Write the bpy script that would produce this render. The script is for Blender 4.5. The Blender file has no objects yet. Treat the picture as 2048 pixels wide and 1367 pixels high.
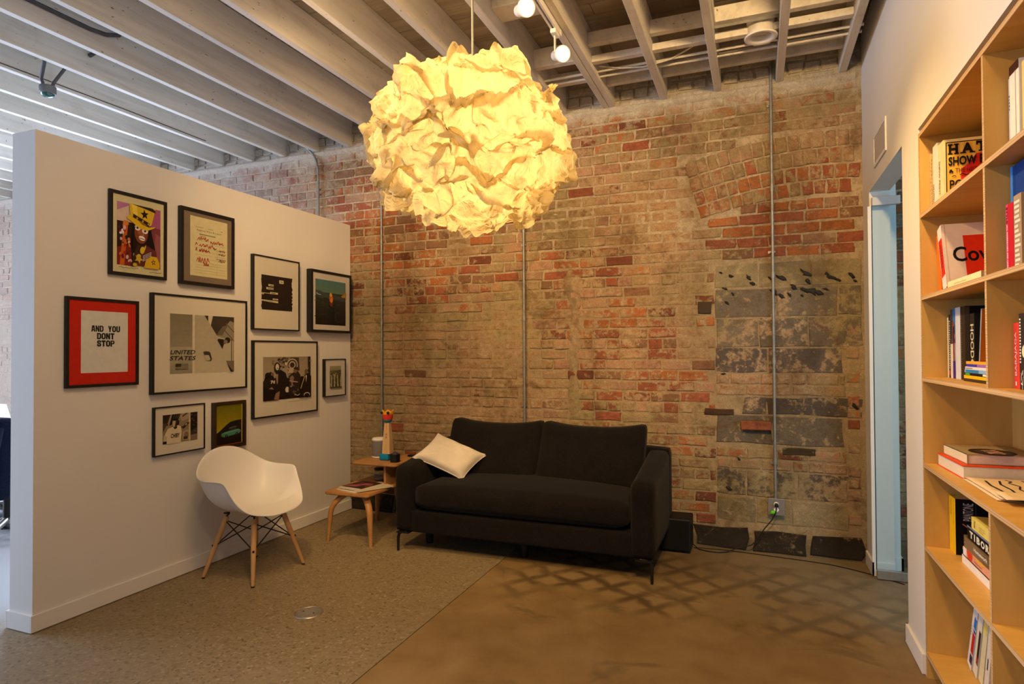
import bpy, bmesh, math, random
from mathutils import Vector, Matrix, noise

C = bpy.context.scene
COL = C.collection
PI = math.pi
random.seed(7)
noise.seed_set(8)

# ------------------------------------------------------------------ camera, world, exposure
cam = bpy.data.objects.new('camera', bpy.data.cameras.new('camera'))
COL.objects.link(cam)
cam.data.sensor_width = 36.0
cam.data.lens = 1236.0 / 2048 * 36
cam.data.clip_start = 0.05
YAW, PITCH, ROLL = 0.377127, 0.01488, -0.005207
_f = Vector((-math.sin(YAW) * math.cos(PITCH), math.cos(YAW) * math.cos(PITCH), math.sin(PITCH)))
_r = Vector((math.cos(YAW), math.sin(YAW), 0))
_u = _r.cross(_f)
_r2 = _r * math.cos(ROLL) + _u * math.sin(ROLL)
_u2 = _u * math.cos(ROLL) - _r * math.sin(ROLL)
_m = Matrix((_r2, _u2, -_f)).transposed().to_4x4()
_m.translation = Vector((0, 0, 1.45))
cam.matrix_world = _m
C.camera = cam

C.view_settings.view_transform = 'Standard'
C.view_settings.look = 'None'
C.view_settings.exposure = 0.12
C.view_settings.gamma = 1.0
C.view_settings.use_curve_mapping = False
C.cycles.use_denoising = True
C.cycles.max_bounces = 10
C.cycles.diffuse_bounces = 4
C.cycles.transparent_max_bounces = 12
C.cycles.caustics_reflective = False
C.cycles.caustics_refractive = False
C.cycles.sample_clamp_indirect = 6.0

W = bpy.data.worlds.new('world')
C.world = W
W.use_nodes = True
W.node_tree.nodes['Background'].inputs[0].default_value = (0.55, 0.65, 0.85, 1)
W.node_tree.nodes['Background'].inputs[1].default_value = 0.4

WARM = (1.0, 0.63, 0.27)
WARM2 = (1.0, 0.70, 0.36)
DAY = (0.62, 0.74, 1.0)


def lamp(name, kind, loc, power, color, target=None, **kw):
    d = bpy.data.lights.new(name, kind)
    d.energy = power
    d.color = color
    for k, v in kw.items():
        setattr(d, k, v)
    o = bpy.data.objects.new(name, d)
    COL.objects.link(o)
    o.location = loc
    if target is not None:
        o.rotation_euler = (Vector(target) - Vector(loc)).to_track_quat('-Z', 'Y').to_euler()
    return o


LAMP_C = Vector((-1.232, 2.60, 2.393))          # centre of the paper lantern
lamp('lantern_bulb', 'POINT', LAMP_C + Vector((0.03, -0.05, 0.03)), 11.5, WARM, shadow_soft_size=0.06)
# the track heads: two in view, one more along the rail
lamp('track_spot', 'SPOT', (-1.0, 3.39, 3.14), 125, WARM, (0.68, 3.2, 1.6), spot_size=1.05, spot_blend=0.9, shadow_soft_size=0.03)
lamp('track_spot', 'SPOT', (-1.0, 2.88, 3.15), 62, (1.0, 0.60, 0.22), (0.68, 2.0, 1.2), spot_size=1.1, spot_blend=0.8, shadow_soft_size=0.03)
lamp('track_spot', 'SPOT', (-1.08, 1.5, 3.16), 78, (1.0, 0.60, 0.22), (0.68, 2.5, 1.7), spot_size=1.15, spot_blend=0.9, shadow_soft_size=0.03)
lamp('wall_fill', 'SPOT', (0.25, 1.35, 3.2), 335, WARM, (-0.85, 4.8, 2.1), spot_size=1.55, spot_blend=0.9, shadow_soft_size=0.08)  # added lamp without a fixture, brightens the brick wall
lamp('wall_fill', 'SPOT', (-2.35, 2.16, 3.2), 185, WARM, (-2.35, 4.8, 1.7), spot_size=1.9, spot_blend=1.0, shadow_soft_size=0.08)  # second added wall lamp, for the left part of the bricks
lamp('partition_fill', 'AREA', (-1.75, 2.12, 3.3), 23, WARM, (-1.2, 3.5, 0.0), shape='DISK', size=0.9)  # added soft light above the frame, lifts the partition and floor
lamp('joist_fill', 'POINT', (-1.75, 2.10, 3.02), 11, WARM, shadow_soft_size=0.25)  # added unseen point light that warms the joist faces
lamp('floor_fill', 'SPOT', (-0.2, 0.8, 3.2), 260, WARM, (-0.9, 2.9, 0.0), spot_size=1.3, spot_blend=1.0, shadow_soft_size=0.15)  # added lamp with no fixture, lifts the floor
# daylight: office windows behind the partition and farther along the left, and the room behind the glass door
lamp('office_daylight', 'AREA', (-6.7, 4.68, 1.8), 190, DAY, (-6.7, 0, 1.2), shape='RECTANGLE', size=3.0, size_y=1.9)
lamp('office_daylight', 'AREA', (-10.3, 0.5, 1.7), 600, DAY, (0, 0.5, 0.9), shape='RECTANGLE', size=4.5, size_y=2.4)
lamp('side_room_daylight', 'AREA', (2.9, 2.2, 1.7), 62, (0.50, 0.74, 0.92), (0.95, 4.8, 1.3), shape='RECTANGLE', size=1.6, size_y=2.0)

# ------------------------------------------------------------------ materials
def rgb(r, g, b):
    """sRGB 0-255 to linear"""
    def f(c):
        c /= 255.0
        return c / 12.92 if c <= 0.04045 else ((c + 0.055) / 1.055) ** 2.4
    return (f(r), f(g), f(b), 1.0)


def new_mat(name):
    m = bpy.data.materials.new(name)
    m.use_nodes = True
    nt = m.node_tree
    b = nt.nodes['Principled BSDF']
    b.inputs['Specular IOR Level'].default_value = 0.3
    return m, nt, b


def N(nt, t, **kw):
    n = nt.nodes.new(t)
    for k, v in kw.items():
        setattr(n, k, v)
    return n


def noise_tex(nt, vec, scale, detail=4.0, rough=0.55, dist=0.0):
    n = N(nt, 'ShaderNodeTexNoise')
    n.inputs['Scale'].default_value = scale
    n.inputs['Detail'].default_value = detail
    n.inputs['Roughness'].default_value = rough
    n.inputs['Distortion'].default_value = dist
    nt.links.new(vec, n.inputs['Vector'])
    return n.outputs['Fac']


def ramp(nt, fac, stops):
    r = N(nt, 'ShaderNodeValToRGB')
    e = r.color_ramp.elements
    while len(e) > 1:
        e.remove(e[-1])
    e[0].position, e[0].color = stops[0]
    for p, c in stops[1:]:
        x = e.new(p)
        x.color = c
    nt.links.new(fac, r.inputs['Fac'])
    return r.outputs['Color']


def val(nt, fac, lo, hi, a=0.0, b=1.0, smooth=True):
    n = N(nt, 'ShaderNodeMapRange')
    n.interpolation_type = 'SMOOTHSTEP' if smooth else 'LINEAR'
    for i, v in zip((1, 2, 3, 4), (lo, hi, a, b)):
        n.inputs[i].default_value = v
    nt.links.new(fac, n.inputs[0])
    return n.outputs[0]


def mix(nt, fac, a, b, blend='MIX'):
    n = N(nt, 'ShaderNodeMix', data_type='RGBA', blend_type=blend)
    for sock, x in ((n.inputs[0], fac), (n.inputs[6], a), (n.inputs[7], b)):
        if hasattr(x, 'links'):
            nt.links.new(x, sock)
        else:
            sock.default_value = x
    return n.outputs[2]


def math_n(nt, op, a, b=0.0, c=None):
    n = N(nt, 'ShaderNodeMath', operation=op)
    for i, x in enumerate((a, b) if c is None else (a, b, c)):
        if hasattr(x, 'links'):
            nt.links.new(x, n.inputs[i])
        else:
            n.inputs[i].default_value = x
    return n.outputs[0]


def pos(nt):
    return N(nt, 'ShaderNodeNewGeometry').outputs['Position']


def obj_co(nt):
    return N(nt, 'ShaderNodeTexCoord').outputs['Object']


def xyz(nt, vec):
    n = N(nt, 'ShaderNodeSeparateXYZ')
    nt.links.new(vec, n.inputs[0])
    return n.outputs


def scaled(nt, vec, s):
    n = N(nt, 'ShaderNodeVectorMath', operation='MULTIPLY')
    nt.links.new(vec, n.inputs[0])
    n.inputs[1].default_value = s
    return n.outputs[0]


def bump(nt, b, h, strength=0.3, dist=0.01):
    n = N(nt, 'ShaderNodeBump')
    n.inputs['Strength'].default_value = strength
    n.inputs['Distance'].default_value = dist
    nt.links.new(h, n.inputs['Height'])
    nt.links.new(n.outputs[0], b.inputs['Normal'])


def plain(name, c, rough=0.5, metal=0.0, var=0.06, scale=8.0, bump_s=0.0, spec=0.3, bscale=120.0):
    m, nt, b = new_mat(name)
    v = obj_co(nt)
    n = noise_tex(nt, v, scale)
    k = (1 - var, 1 + var)
    lo = tuple(x * k[0] for x in c[:3]) + (1,)
    hi = tuple(min(1, x * k[1]) for x in c[:3]) + (1,)
    nt.links.new(ramp(nt, n, [(0.3, lo), (0.7, hi)]), b.inputs['Base Color'])
    b.inputs['Roughness'].default_value = rough
    b.inputs['Metallic'].default_value = metal
    b.inputs['Specular IOR Level'].default_value = spec
    if bump_s:
        bump(nt, b, noise_tex(nt, v, bscale, 2.0), bump_s, 0.004)
    return m


_ink = {}


def ink(r, g, b, rough=0.55):
    k = (r, g, b)
    if k not in _ink:
        c = rgb(r, g, b)
        c = (min(.8, c[0]), min(.8, c[1] * 1.12), min(.8, c[2] * 1.4), 1)      # the colours were read under the warm lamps
        _ink[k] = plain('ink_%d_%d_%d' % k, c, rough, var=0.05, scale=30, spec=0.2)
    return _ink[k]


WALL = plain('wall_paint', (0.74, 0.72, 0.68, 1), 0.75, var=0.015, scale=2.0, bump_s=0.08, spec=0.15, bscale=260)
TRIMP = plain('trim_paint', (0.78, 0.76, 0.72, 1), 0.55, var=0.02, scale=4.0)
BLACKW = plain('black_lacquer', (0.012, 0.011, 0.010, 1), 0.4, var=0.2, scale=20)
BROWNF = plain('dark_brown_wood', (0.035, 0.018, 0.009, 1), 0.4, var=0.3, scale=20)
STEEL = plain('galvanised_steel', (0.24, 0.24, 0.225, 1), 0.5, 0.6, var=0.15, scale=30)
DARKST = plain('grey_conduit', (0.10, 0.10, 0.11, 1), 0.5, 0.5, var=0.15, scale=30)
BRUSHED = plain('brushed_steel', (0.55, 0.54, 0.52, 1), 0.32, 0.9, var=0.1, scale=40)
WHITEP = plain('white_plastic', (0.78, 0.77, 0.75, 1), 0.38, var=0.01, scale=3.0, spec=0.4)
WHITEM = plain('white_metal', (0.75, 0.73, 0.69, 1), 0.45, var=0.03)
BLACKM = plain('black_metal', (0.012, 0.012, 0.012, 1), 0.45, 0.3, var=0.1)
BLACKP = plain('black_plastic', (0.006, 0.006, 0.006, 1), 0.5, var=0.1)
PAPER = plain('page_paper', (0.72, 0.66, 0.55, 1), 0.8, var=0.05, scale=60)
CREAM = plain('mat_board', (0.74, 0.70, 0.60, 1), 0.8, var=0.02, scale=8)


def make_wood(name, c1, c2, sc=(6, 6, 60), rough=0.45):
    m, nt, b = new_mat(name)
    v = obj_co(nt)
    n = noise_tex(nt, scaled(nt, v, sc), 1.0, 5.0, 0.6, 0.6)
    n2 = noise_tex(nt, v, 3.0)
    c = ramp(nt, n, [(0.3, c1), (0.7, c2)])
    c = mix(nt, val(nt, n2, 0.35, 0.75, 0, 0.25), c, tuple(x * 0.75 for x in c1[:3]) + (1,))
    nt.links.new(c, b.inputs['Base Color'])
    b.inputs['Roughness'].default_value = rough
    return m


PLY = make_wood('birch_plywood', (0.58, 0.335, 0.085, 1), (0.68, 0.425, 0.125, 1), (3, 18, 3))
PLYV = make_wood('birch_plywood_upright', (0.58, 0.335, 0.085, 1), (0.68, 0.425, 0.125, 1), (9, 9, 2))
OAK = make_wood('table_oak', (0.36, 0.17, 0.055, 1), (0.48, 0.25, 0.09, 1), (20, 4, 4), 0.4)
BEECH = make_wood('beech_leg', (0.46, 0.25, 0.10, 1), (0.58, 0.34, 0.15, 1), (14, 14, 3), 0.45)
PINE = make_wood('pale_pine', (0.55, 0.36, 0.17, 1), (0.68, 0.48, 0.26, 1), (20, 20, 3))


def make_plyedge():
    m, nt, b = new_mat('plywood_edge')
    z = xyz(nt, pos(nt))
    w = N(nt, 'ShaderNodeTexNoise', noise_dimensions='1D')
    s = math_n(nt, 'ADD', z[2], math_n(nt, 'MULTIPLY', z[1], 0.002))
    nt.links.new(s, w.inputs['W'])
    w.inputs['Scale'].default_value = 420
    w.inputs['Detail'].default_value = 1
    nt.links.new(ramp(nt, w.outputs['Fac'], [(0.38, (0.36, 0.20, 0.08, 1)), (0.55, (0.72, 0.50, 0.26, 1))]), b.inputs['Base Color'])
    b.inputs['Roughness'].default_value = 0.6
    return m


PLYEDGE = make_plyedge()


def make_joist_paint():
    m, nt, b = new_mat('old_white_paint')
    v = pos(nt)
    st = scaled(nt, v, (14, 1.2, 14))
    n = noise_tex(nt, st, 1.0, 6.0, 0.65, 0.4)
    n2 = noise_tex(nt, v, 2.2, 5.0, 0.6)
    spots = noise_tex(nt, scaled(nt, v, (60, 30, 60)), 1.0, 1.0)
    c = ramp(nt, n, [(0.25, (0.52, 0.49, 0.43, 1)), (0.55, (0.70, 0.67, 0.60, 1)), (0.8, (0.74, 0.71, 0.65, 1))])
    c = mix(nt, val(nt, n2, 0.55, 0.78, 0, 0.55), c, (0.36, 0.31, 0.24, 1))
    c = mix(nt, val(nt, spots, 0.74, 0.78, 0, 0.7), c, (0.06, 0.045, 0.03, 1))
    nt.links.new(c, b.inputs['Base Color'])
    b.inputs['Roughness'].default_value = 0.7
    bump(nt, b, n, 0.25, 0.006)
    return m


JOISTP = make_joist_paint()


def make_deck():
    m, nt, b = new_mat('deck_boards')
    v = pos(nt)
    n = noise_tex(nt, scaled(nt, v, (1.5, 14, 6)), 1.0, 5.0, 0.6, 0.4)
    n2 = noise_tex(nt, v, 1.1, 4.0)
    c = ramp(nt, n, [(0.3, (0.30, 0.25, 0.18, 1)), (0.7, (0.48, 0.43, 0.34, 1))])
    c = mix(nt, val(nt, n2, 0.45, 0.65, 0, 0.8), c, (0.16, 0.11, 0.065, 1))
    # boards turn paler towards the office side
    x = xyz(nt, v)[0]
    c = mix(nt, val(nt, x, -1.8, -3.4, 0, 0.85), c, (0.62, 0.61, 0.58, 1))
    nt.links.new(c, b.inputs['Base Color'])
    b.inputs['Roughness'].default_value = 0.8
    return m


DECK = make_deck()


def make_brick(name, base_attr):
    """brick, stone and mortar share one weathered skin: tan lime residue and olive plaster in patches"""
    m, nt, b = new_mat(name)
    v = pos(nt)
    s = xyz(nt, v)
    big = noise_tex(nt, v, 1.3, 4.0, 0.6)
    mid = noise_tex(nt, v, 7.0, 5.0, 0.65, 0.6)
    fine = noise_tex(nt, v, 26.0, 5.0, 0.72)
    grain = noise_tex(nt, v, 110.0, 3.0, 0.7)
    if base_attr:
        a = N(nt, 'ShaderNodeAttribute', attribute_name='tint')
        base, bias = a.outputs['Color'], a.outputs['Alpha']
    else:
        base, bias = mix(nt, val(nt, s[2], 1.8, 2.5), (0.36, 0.27, 0.155, 1), (0.48, 0.39, 0.265, 1)), 0.42
    dark = mix(nt, val(nt, fine, 0.42, 0.62, 0, 0.35), base, (0.05, 0.025, 0.015, 1))
    # lime residue
    tan = ramp(nt, fine, [(0.3, (0.24, 0.145, 0.072, 1)), (0.5, (0.36, 0.24, 0.135, 1)), (0.7, (0.47, 0.36, 0.235, 1))])
    olive = ramp(nt, fine, [(0.3, (0.17, 0.13, 0.058, 1)), (0.65, (0.335, 0.27, 0.145, 1))])
    res = mix(nt, val(nt, big, 0.44, 0.60), tan, olive)
    amount = math_n(nt, 'ADD', math_n(nt, 'MULTIPLY', mid, 0.8), math_n(nt, 'MULTIPLY', fine, 0.7))
    amount = math_n(nt, 'ADD', amount, math_n(nt, 'MULTIPLY', bias, 0.7))
    cover = val(nt, amount, 0.98, 1.12)
    if base_attr:
        amt = 0.86
    else:
        wob = math_n(nt, 'MULTIPLY', math_n(nt, 'SUBTRACT', mid, 0.5), 1.6)
        xx, zw = math_n(nt, 'ADD', s[0], wob), math_n(nt, 'ADD', s[2], wob)
        zl = math_n(nt, 'MULTIPLY', val(nt, xx, -1.5, -2.0), val(nt, zw, 2.1, 1.7))
        zm = math_n(nt, 'MULTIPLY', math_n(nt, 'MULTIPLY', val(nt, xx, -1.0, -0.8), val(nt, xx, -0.2, -0.4)), math_n(nt, 'MULTIPLY', val(nt, zw, 0.7, 0.9), val(nt, zw, 2.3, 2.0)))
        zr = math_n(nt, 'MULTIPLY', val(nt, xx, -0.1, 0.1), val(nt, zw, 2.9, 3.1))
        zone = math_n(nt, 'MAXIMUM', math_n(nt, 'MAXIMUM', zl, zm), zr)
        cover = math_n(nt, 'MAXIMUM', cover, math_n(nt, 'MULTIPLY', zone, 0.9))
        amt = math_n(nt, 'ADD', 0.40, math_n(nt, 'MULTIPLY', zone, 0.48))
    col = mix(nt, math_n(nt, 'MULTIPLY', cover, amt), dark, res)
    # broad staining, dark blooms and pale scrubbed patches
    st = noise_tex(nt, scaled(nt, v, (1.0, 1.0, 0.55)), 1.7, 4.0, 0.6, 0.5)
    col = mix(nt, 1.0, col, ramp(nt, st, [(0.33, (0.66, 0.62, 0.56, 1)), (0.50, (0.98, 0.98, 0.98, 1)), (0.68, (1.16, 1.14, 1.10, 1))]), 'MULTIPLY')
    bl = noise_tex(nt, v, 3.7, 5.0, 0.65, 0.8)
    col = mix(nt, val(nt, bl, 0.57, 0.70, 0, 0.55), col, (0.115, 0.062, 0.028, 1))
    pa = noise_tex(nt, scaled(nt, v, (1.0, 1.0, 1.6)), 4.6, 5.0, 0.68, 0.4)
    col = mix(nt, val(nt, pa, 0.58, 0.70, 0, 0.45), col, (0.47, 0.38, 0.235, 1))
    # whitewash just under and above the joist bearing
    ww = math_n(nt, 'ADD', s[2], math_n(nt, 'MULTIPLY', mid, 0.35))
    col = mix(nt, val(nt, ww, 3.36, 3.52, 0, 0.85), col, ramp(nt, fine, [(0.3, (0.42, 0.38, 0.30, 1)), (0.7, (0.60, 0.56, 0.47, 1))]))
    # pinkish-white office daylight put into the wall colour on that side
    lw = math_n(nt, 'ADD', math_n(nt, 'MULTIPLY', s[0], -0.5), math_n(nt, 'MULTIPLY', mid, 1.2))
    col = mix(nt, val(nt, lw, 2.2, 3.2, 0, 0.6), col, (0.50, 0.42, 0.36, 1))
    # darker towards the floor
    sz = math_n(nt, 'SUBTRACT', s[2], math_n(nt, 'MULTIPLY', mid, 0.3))
    col = mix(nt, val(nt, sz, 0.05, -0.1, 0, 0.55), col, (0.035, 0.028, 0.02, 1))
    col = mix(nt, val(nt, grain, 0.35, 0.7, 0.25, 0.0), col, (0.05, 0.035, 0.02, 1))
    nt.links.new(col, b.inputs['Base Color'])
    b.inputs['Roughness'].default_value = 0.88
    b.inputs['Specular IOR Level'].default_value = 0.12
    h = math_n(nt, 'ADD', math_n(nt, 'MULTIPLY', fine, 1.0), math_n(nt, 'MULTIPLY', grain, 0.35))
    bump(nt, b, h, 0.55, 0.012)
    return m


BRICK = make_brick('brick_skin', True)
MORTAR = make_brick('mortar_skin', False)


def make_floor(name, aggregate):
    m, nt, b = new_mat(name)
    v = pos(nt)
    s = xyz(nt, v)
    big = noise_tex(nt, v, 0.9, 5.0, 0.6, 0.4)
    mid = noise_tex(nt, v, 4.0, 5.0, 0.6, 0.3)
    if aggregate:
        vo = N(nt, 'ShaderNodeTexVoronoi')
        vo.inputs['Scale'].default_value = 75
        nt.links.new(v, vo.inputs['Vector'])
        st = N(nt, 'ShaderNodeSeparateColor')
        nt.links.new(vo.outputs['Color'], st.inputs[0])
        c = ramp(nt, st.outputs[0], [(0.0, (0.07, 0.05, 0.025, 1)), (0.12, (0.20, 0.145, 0.075, 1)), (0.5, (0.25, 0.19, 0.105, 1)), (0.9, (0.29, 0.225, 0.135, 1)), (1.0, (0.40, 0.33, 0.23, 1))])
        fn = noise_tex(nt, v, 60, 4.0, 0.7)
        c = mix(nt, val(nt, fn, 0.3, 0.7, 0.75, 0.2), c, (0.24, 0.185, 0.105, 1))
        c = mix(nt, val(nt, big, 0.4, 0.7, 0, 0.2), c, (0.17, 0.125, 0.065, 1))
        c = mix(nt, val(nt, s[0], -3.6, -4.2), c, (0.38, 0.37, 0.36, 1))
        b.inputs['Roughness'].default_value = 0.55
        h = fn
    else:
        c = ramp(nt, mid, [(0.25, (0.185, 0.115, 0.045, 1)), (0.5, (0.245, 0.16, 0.068, 1)), (0.75, (0.29, 0.20, 0.095, 1))])
        c = mix(nt, val(nt, big, 0.5, 0.75, 0, 0.5), c, (0.15, 0.09, 0.035, 1))
        # ghost of an old tile bed: dark mastic lines left on the slab in front of the sofa
        wob = math_n(nt, 'MULTIPLY', math_n(nt, 'SUBTRACT', noise_tex(nt, v, 4.0, 4.0), 0.5), 0.13)
        gx = math_n(nt, 'ADD', math_n(nt, 'SUBTRACT', s[0], -1.092), wob)
        gy = math_n(nt, 'ADD', math_n(nt, 'SUBTRACT', s[1], 3.614), wob)
        th, ts = math.radians(51), 0.187              # the tiles lay on the diagonal
        tx = math_n(nt, 'ADD', math_n(nt, 'MULTIPLY', gx, math.cos(th) / ts), math_n(nt, 'MULTIPLY', gy, math.sin(th) / ts))
        ty = math_n(nt, 'ADD', math_n(nt, 'MULTIPLY', gx, -math.sin(th) / ts), math_n(nt, 'MULTIPLY', gy, math.cos(th) / ts))
        fx = math_n(nt, 'ABSOLUTE', math_n(nt, 'SUBTRACT', math_n(nt, 'FRACT', math_n(nt, 'ADD', tx, 20.5)), 0.5))
        fy = math_n(nt, 'ABSOLUTE', math_n(nt, 'SUBTRACT', math_n(nt, 'FRACT', math_n(nt, 'ADD', ty, 20.5)), 0.5))
        edge = math_n(nt, 'MAXIMUM', fx, fy)
        line = val(nt, edge, 0.20, 0.47)
        zone = math_n(nt, 'MULTIPLY', val(nt, s[1], 3.30, 3.62), val(nt, s[1], 4.75, 4.3))
        zone = math_n(nt, 'MULTIPLY', zone, val(nt, s[0], -1.62, -1.35))
        fade = val(nt, noise_tex(nt, v, 2.3, 4.0), 0.36, 0.56, 0.15, 1.0)
        zone = math_n(nt, 'MULTIPLY', zone, fade)
        c = mix(nt, math_n(nt, 'MULTIPLY', zone, 0.40), c, (0.31, 0.225, 0.115, 1))
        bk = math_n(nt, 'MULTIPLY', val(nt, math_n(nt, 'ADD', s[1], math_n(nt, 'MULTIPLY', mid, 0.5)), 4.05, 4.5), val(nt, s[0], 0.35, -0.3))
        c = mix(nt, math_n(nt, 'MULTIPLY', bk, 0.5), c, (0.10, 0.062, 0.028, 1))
        c = mix(nt, math_n(nt, 'MULTIPLY', math_n(nt, 'MULTIPLY', line, zone), 0.80), c, (0.06, 0.034, 0.014, 1))
        # greyer traffic strip towards the glass door, brown sealer nearer
        g = math_n(nt, 'ADD', s[1], math_n(nt, 'MULTIPLY', mid, 0.12))
        gz = math_n(nt, 'MULTIPLY', val(nt, g, 3.58, 3.66), val(nt, s[0], -0.9, 0.5))
        c = mix(nt, math_n(nt, 'MULTIPLY', gz, 0.45), c, (0.25, 0.20, 0.125, 1))
        dk = noise_tex(nt, scaled(nt, v, (2.2, 3.5, 1)), 1.0, 4.0, 0.6, 0.8)
        c = mix(nt, val(nt, dk, 0.56, 0.70, 0, 0.55), c, (0.11, 0.075, 0.042, 1))
        b.inputs['Roughness'].default_value = 0.48
        h = noise_tex(nt, v, 30, 3.0)
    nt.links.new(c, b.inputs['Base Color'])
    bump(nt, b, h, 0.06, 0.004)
    return m


FLOOR_A = make_floor('ground_aggregate_slab', True)
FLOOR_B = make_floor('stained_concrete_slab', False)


def make_fabric(name, c1, c2, scale=420, b_s=0.5, rough=0.95):
    m, nt, b = new_mat(name)
    v = obj_co(nt)
    n = noise_tex(nt, v, scale, 2.0, 0.7)
    n2 = noise_tex(nt, v, 6.0, 3.0)
    c = ramp(nt, n, [(0.35, c1), (0.65, c2)])
    c = mix(nt, val(nt, n2, 0.3, 0.7, 0.0, 0.25), c, tuple(x * 0.6 for x in c1[:3]) + (1,))
    nt.links.new(c, b.inputs['Base Color'])
    b.inputs['Roughness'].default_value = rough
    b.inputs['Specular IOR Level'].default_value = 0.05
    b.inputs['Sheen Weight'].default_value = 0.05
    bump(nt, b, n, b_s, 0.003)
    return m


SOFA = make_fabric('charcoal_tweed', (0.0028, 0.0024, 0.0024, 1), (0.016, 0.013, 0.012, 1), 300)
LINEN = make_fabric('cream_linen', (0.56, 0.50, 0.42, 1), (0.66, 0.60, 0.51, 1), 500, 0.3)
JACKET = make_fabric('navy_cloth', (0.006, 0.009, 0.022, 1), (0.016, 0.022, 0.045, 1), 200, 0.3)


def make_glass(name, tint, gloss=0.6):
    m = bpy.data.materials.new(name)
    m.use_nodes = True
    nt = m.node_tree
    nt.nodes.clear()
    o = N(nt, 'ShaderNodeOutputMaterial')
    t = N(nt, 'ShaderNodeBsdfTransparent')
    t.inputs[0].default_value = tint
    g = N(nt, 'ShaderNodeBsdfGlossy')
    g.inputs['Roughness'].default_value = 0.02
    fr = N(nt, 'ShaderNodeFresnel')
    fr.inputs[0].default_value = 1.45
    mx = N(nt, 'ShaderNodeMixShader')
    bf = N(nt, 'ShaderNodeNewGeometry').outputs['Backfacing']
    k = math_n(nt, 'MULTIPLY', fr.outputs[0], math_n(nt, 'SUBTRACT', gloss, math_n(nt, 'MULTIPLY', bf, gloss)))
    nt.links.new(k, mx.inputs[0])
    nt.links.new(t.outputs[0], mx.inputs[1])
    nt.links.new(g.outputs[0], mx.inputs[2])
    nt.links.new(mx.outputs[0], o.inputs[0])
    return m


GLAZE = make_glass('picture_glass', (0.97, 0.97, 0.96, 1))
DOORGLASS = make_glass('door_glass', (0.88, 0.935, 0.965, 1))
JARGLASS = make_glass('jar_glass', (0.93, 0.95, 0.93, 1))


def make_lantern_paper():
    m = bpy.data.materials.new('crumpled_lantern_paper')
    m.use_nodes = True
    nt = m.node_tree
    nt.nodes.clear()
    o = N(nt, 'ShaderNodeOutputMaterial')
    v = obj_co(nt)
    n = noise_tex(nt, v, 17.0, 2.0, 0.5, 1.2)
    n2 = noise_tex(nt, v, 46.0, 2.0, 0.5, 1.0)
    ab = math_n(nt, 'ADD', math_n(nt, 'ABSOLUTE', math_n(nt, 'SUBTRACT', n, 0.5)), math_n(nt, 'MULTIPLY', math_n(nt, 'ABSOLUTE', math_n(nt, 'SUBTRACT', n2, 0.5)), 0.22))
    bp = N(nt, 'ShaderNodeBump')
    bp.inputs['Strength'].default_value = 0.65
    bp.inputs['Distance'].default_value = 0.03
    nt.links.new(ab, bp.inputs['Height'])
    d = N(nt, 'ShaderNodeBsdfDiffuse')
    d.inputs[0].default_value = (0.62, 0.53, 0.34, 1)
    t = N(nt, 'ShaderNodeBsdfTranslucent')
    t.inputs[0].default_value = (0.88, 0.79, 0.52, 1)
    tr = N(nt, 'ShaderNodeBsdfTransparent')
    tr.inputs[0].default_value = (1, 0.97, 0.92, 1)
    for x in (d, t):
        nt.links.new(bp.outputs[0], x.inputs['Normal'])
    m1 = N(nt, 'ShaderNodeMixShader')
    m1.inputs[0].default_value = 0.74
    nt.links.new(d.outputs[0], m1.inputs[1])
    nt.links.new(t.outputs[0], m1.inputs[2])
    m2 = N(nt, 'ShaderNodeMixShader')
    m2.inputs[0].default_value = 0.16
    nt.links.new(m1.outputs[0], m2.inputs[1])
    nt.links.new(tr.outputs[0], m2.inputs[2])
    nt.links.new(m2.outputs[0], o.inputs[0])
    return m


LANTERN = make_lantern_paper()


def emit(name, c, s):
    m = bpy.data.materials.new(name)
    m.use_nodes = True
    nt = m.node_tree
    b = nt.nodes['Principled BSDF']
    b.inputs['Base Color'].default_value = c
    b.inputs['Emission Color'].default_value = c
    b.inputs['Emission Strength'].default_value = s
    return m


LENS = emit('lit_spot_lens', (1, 0.85, 0.6, 1), 6.0)
SCREEN = emit('laptop_screen', (0.85, 0.92, 1, 1), 0.7)

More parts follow.
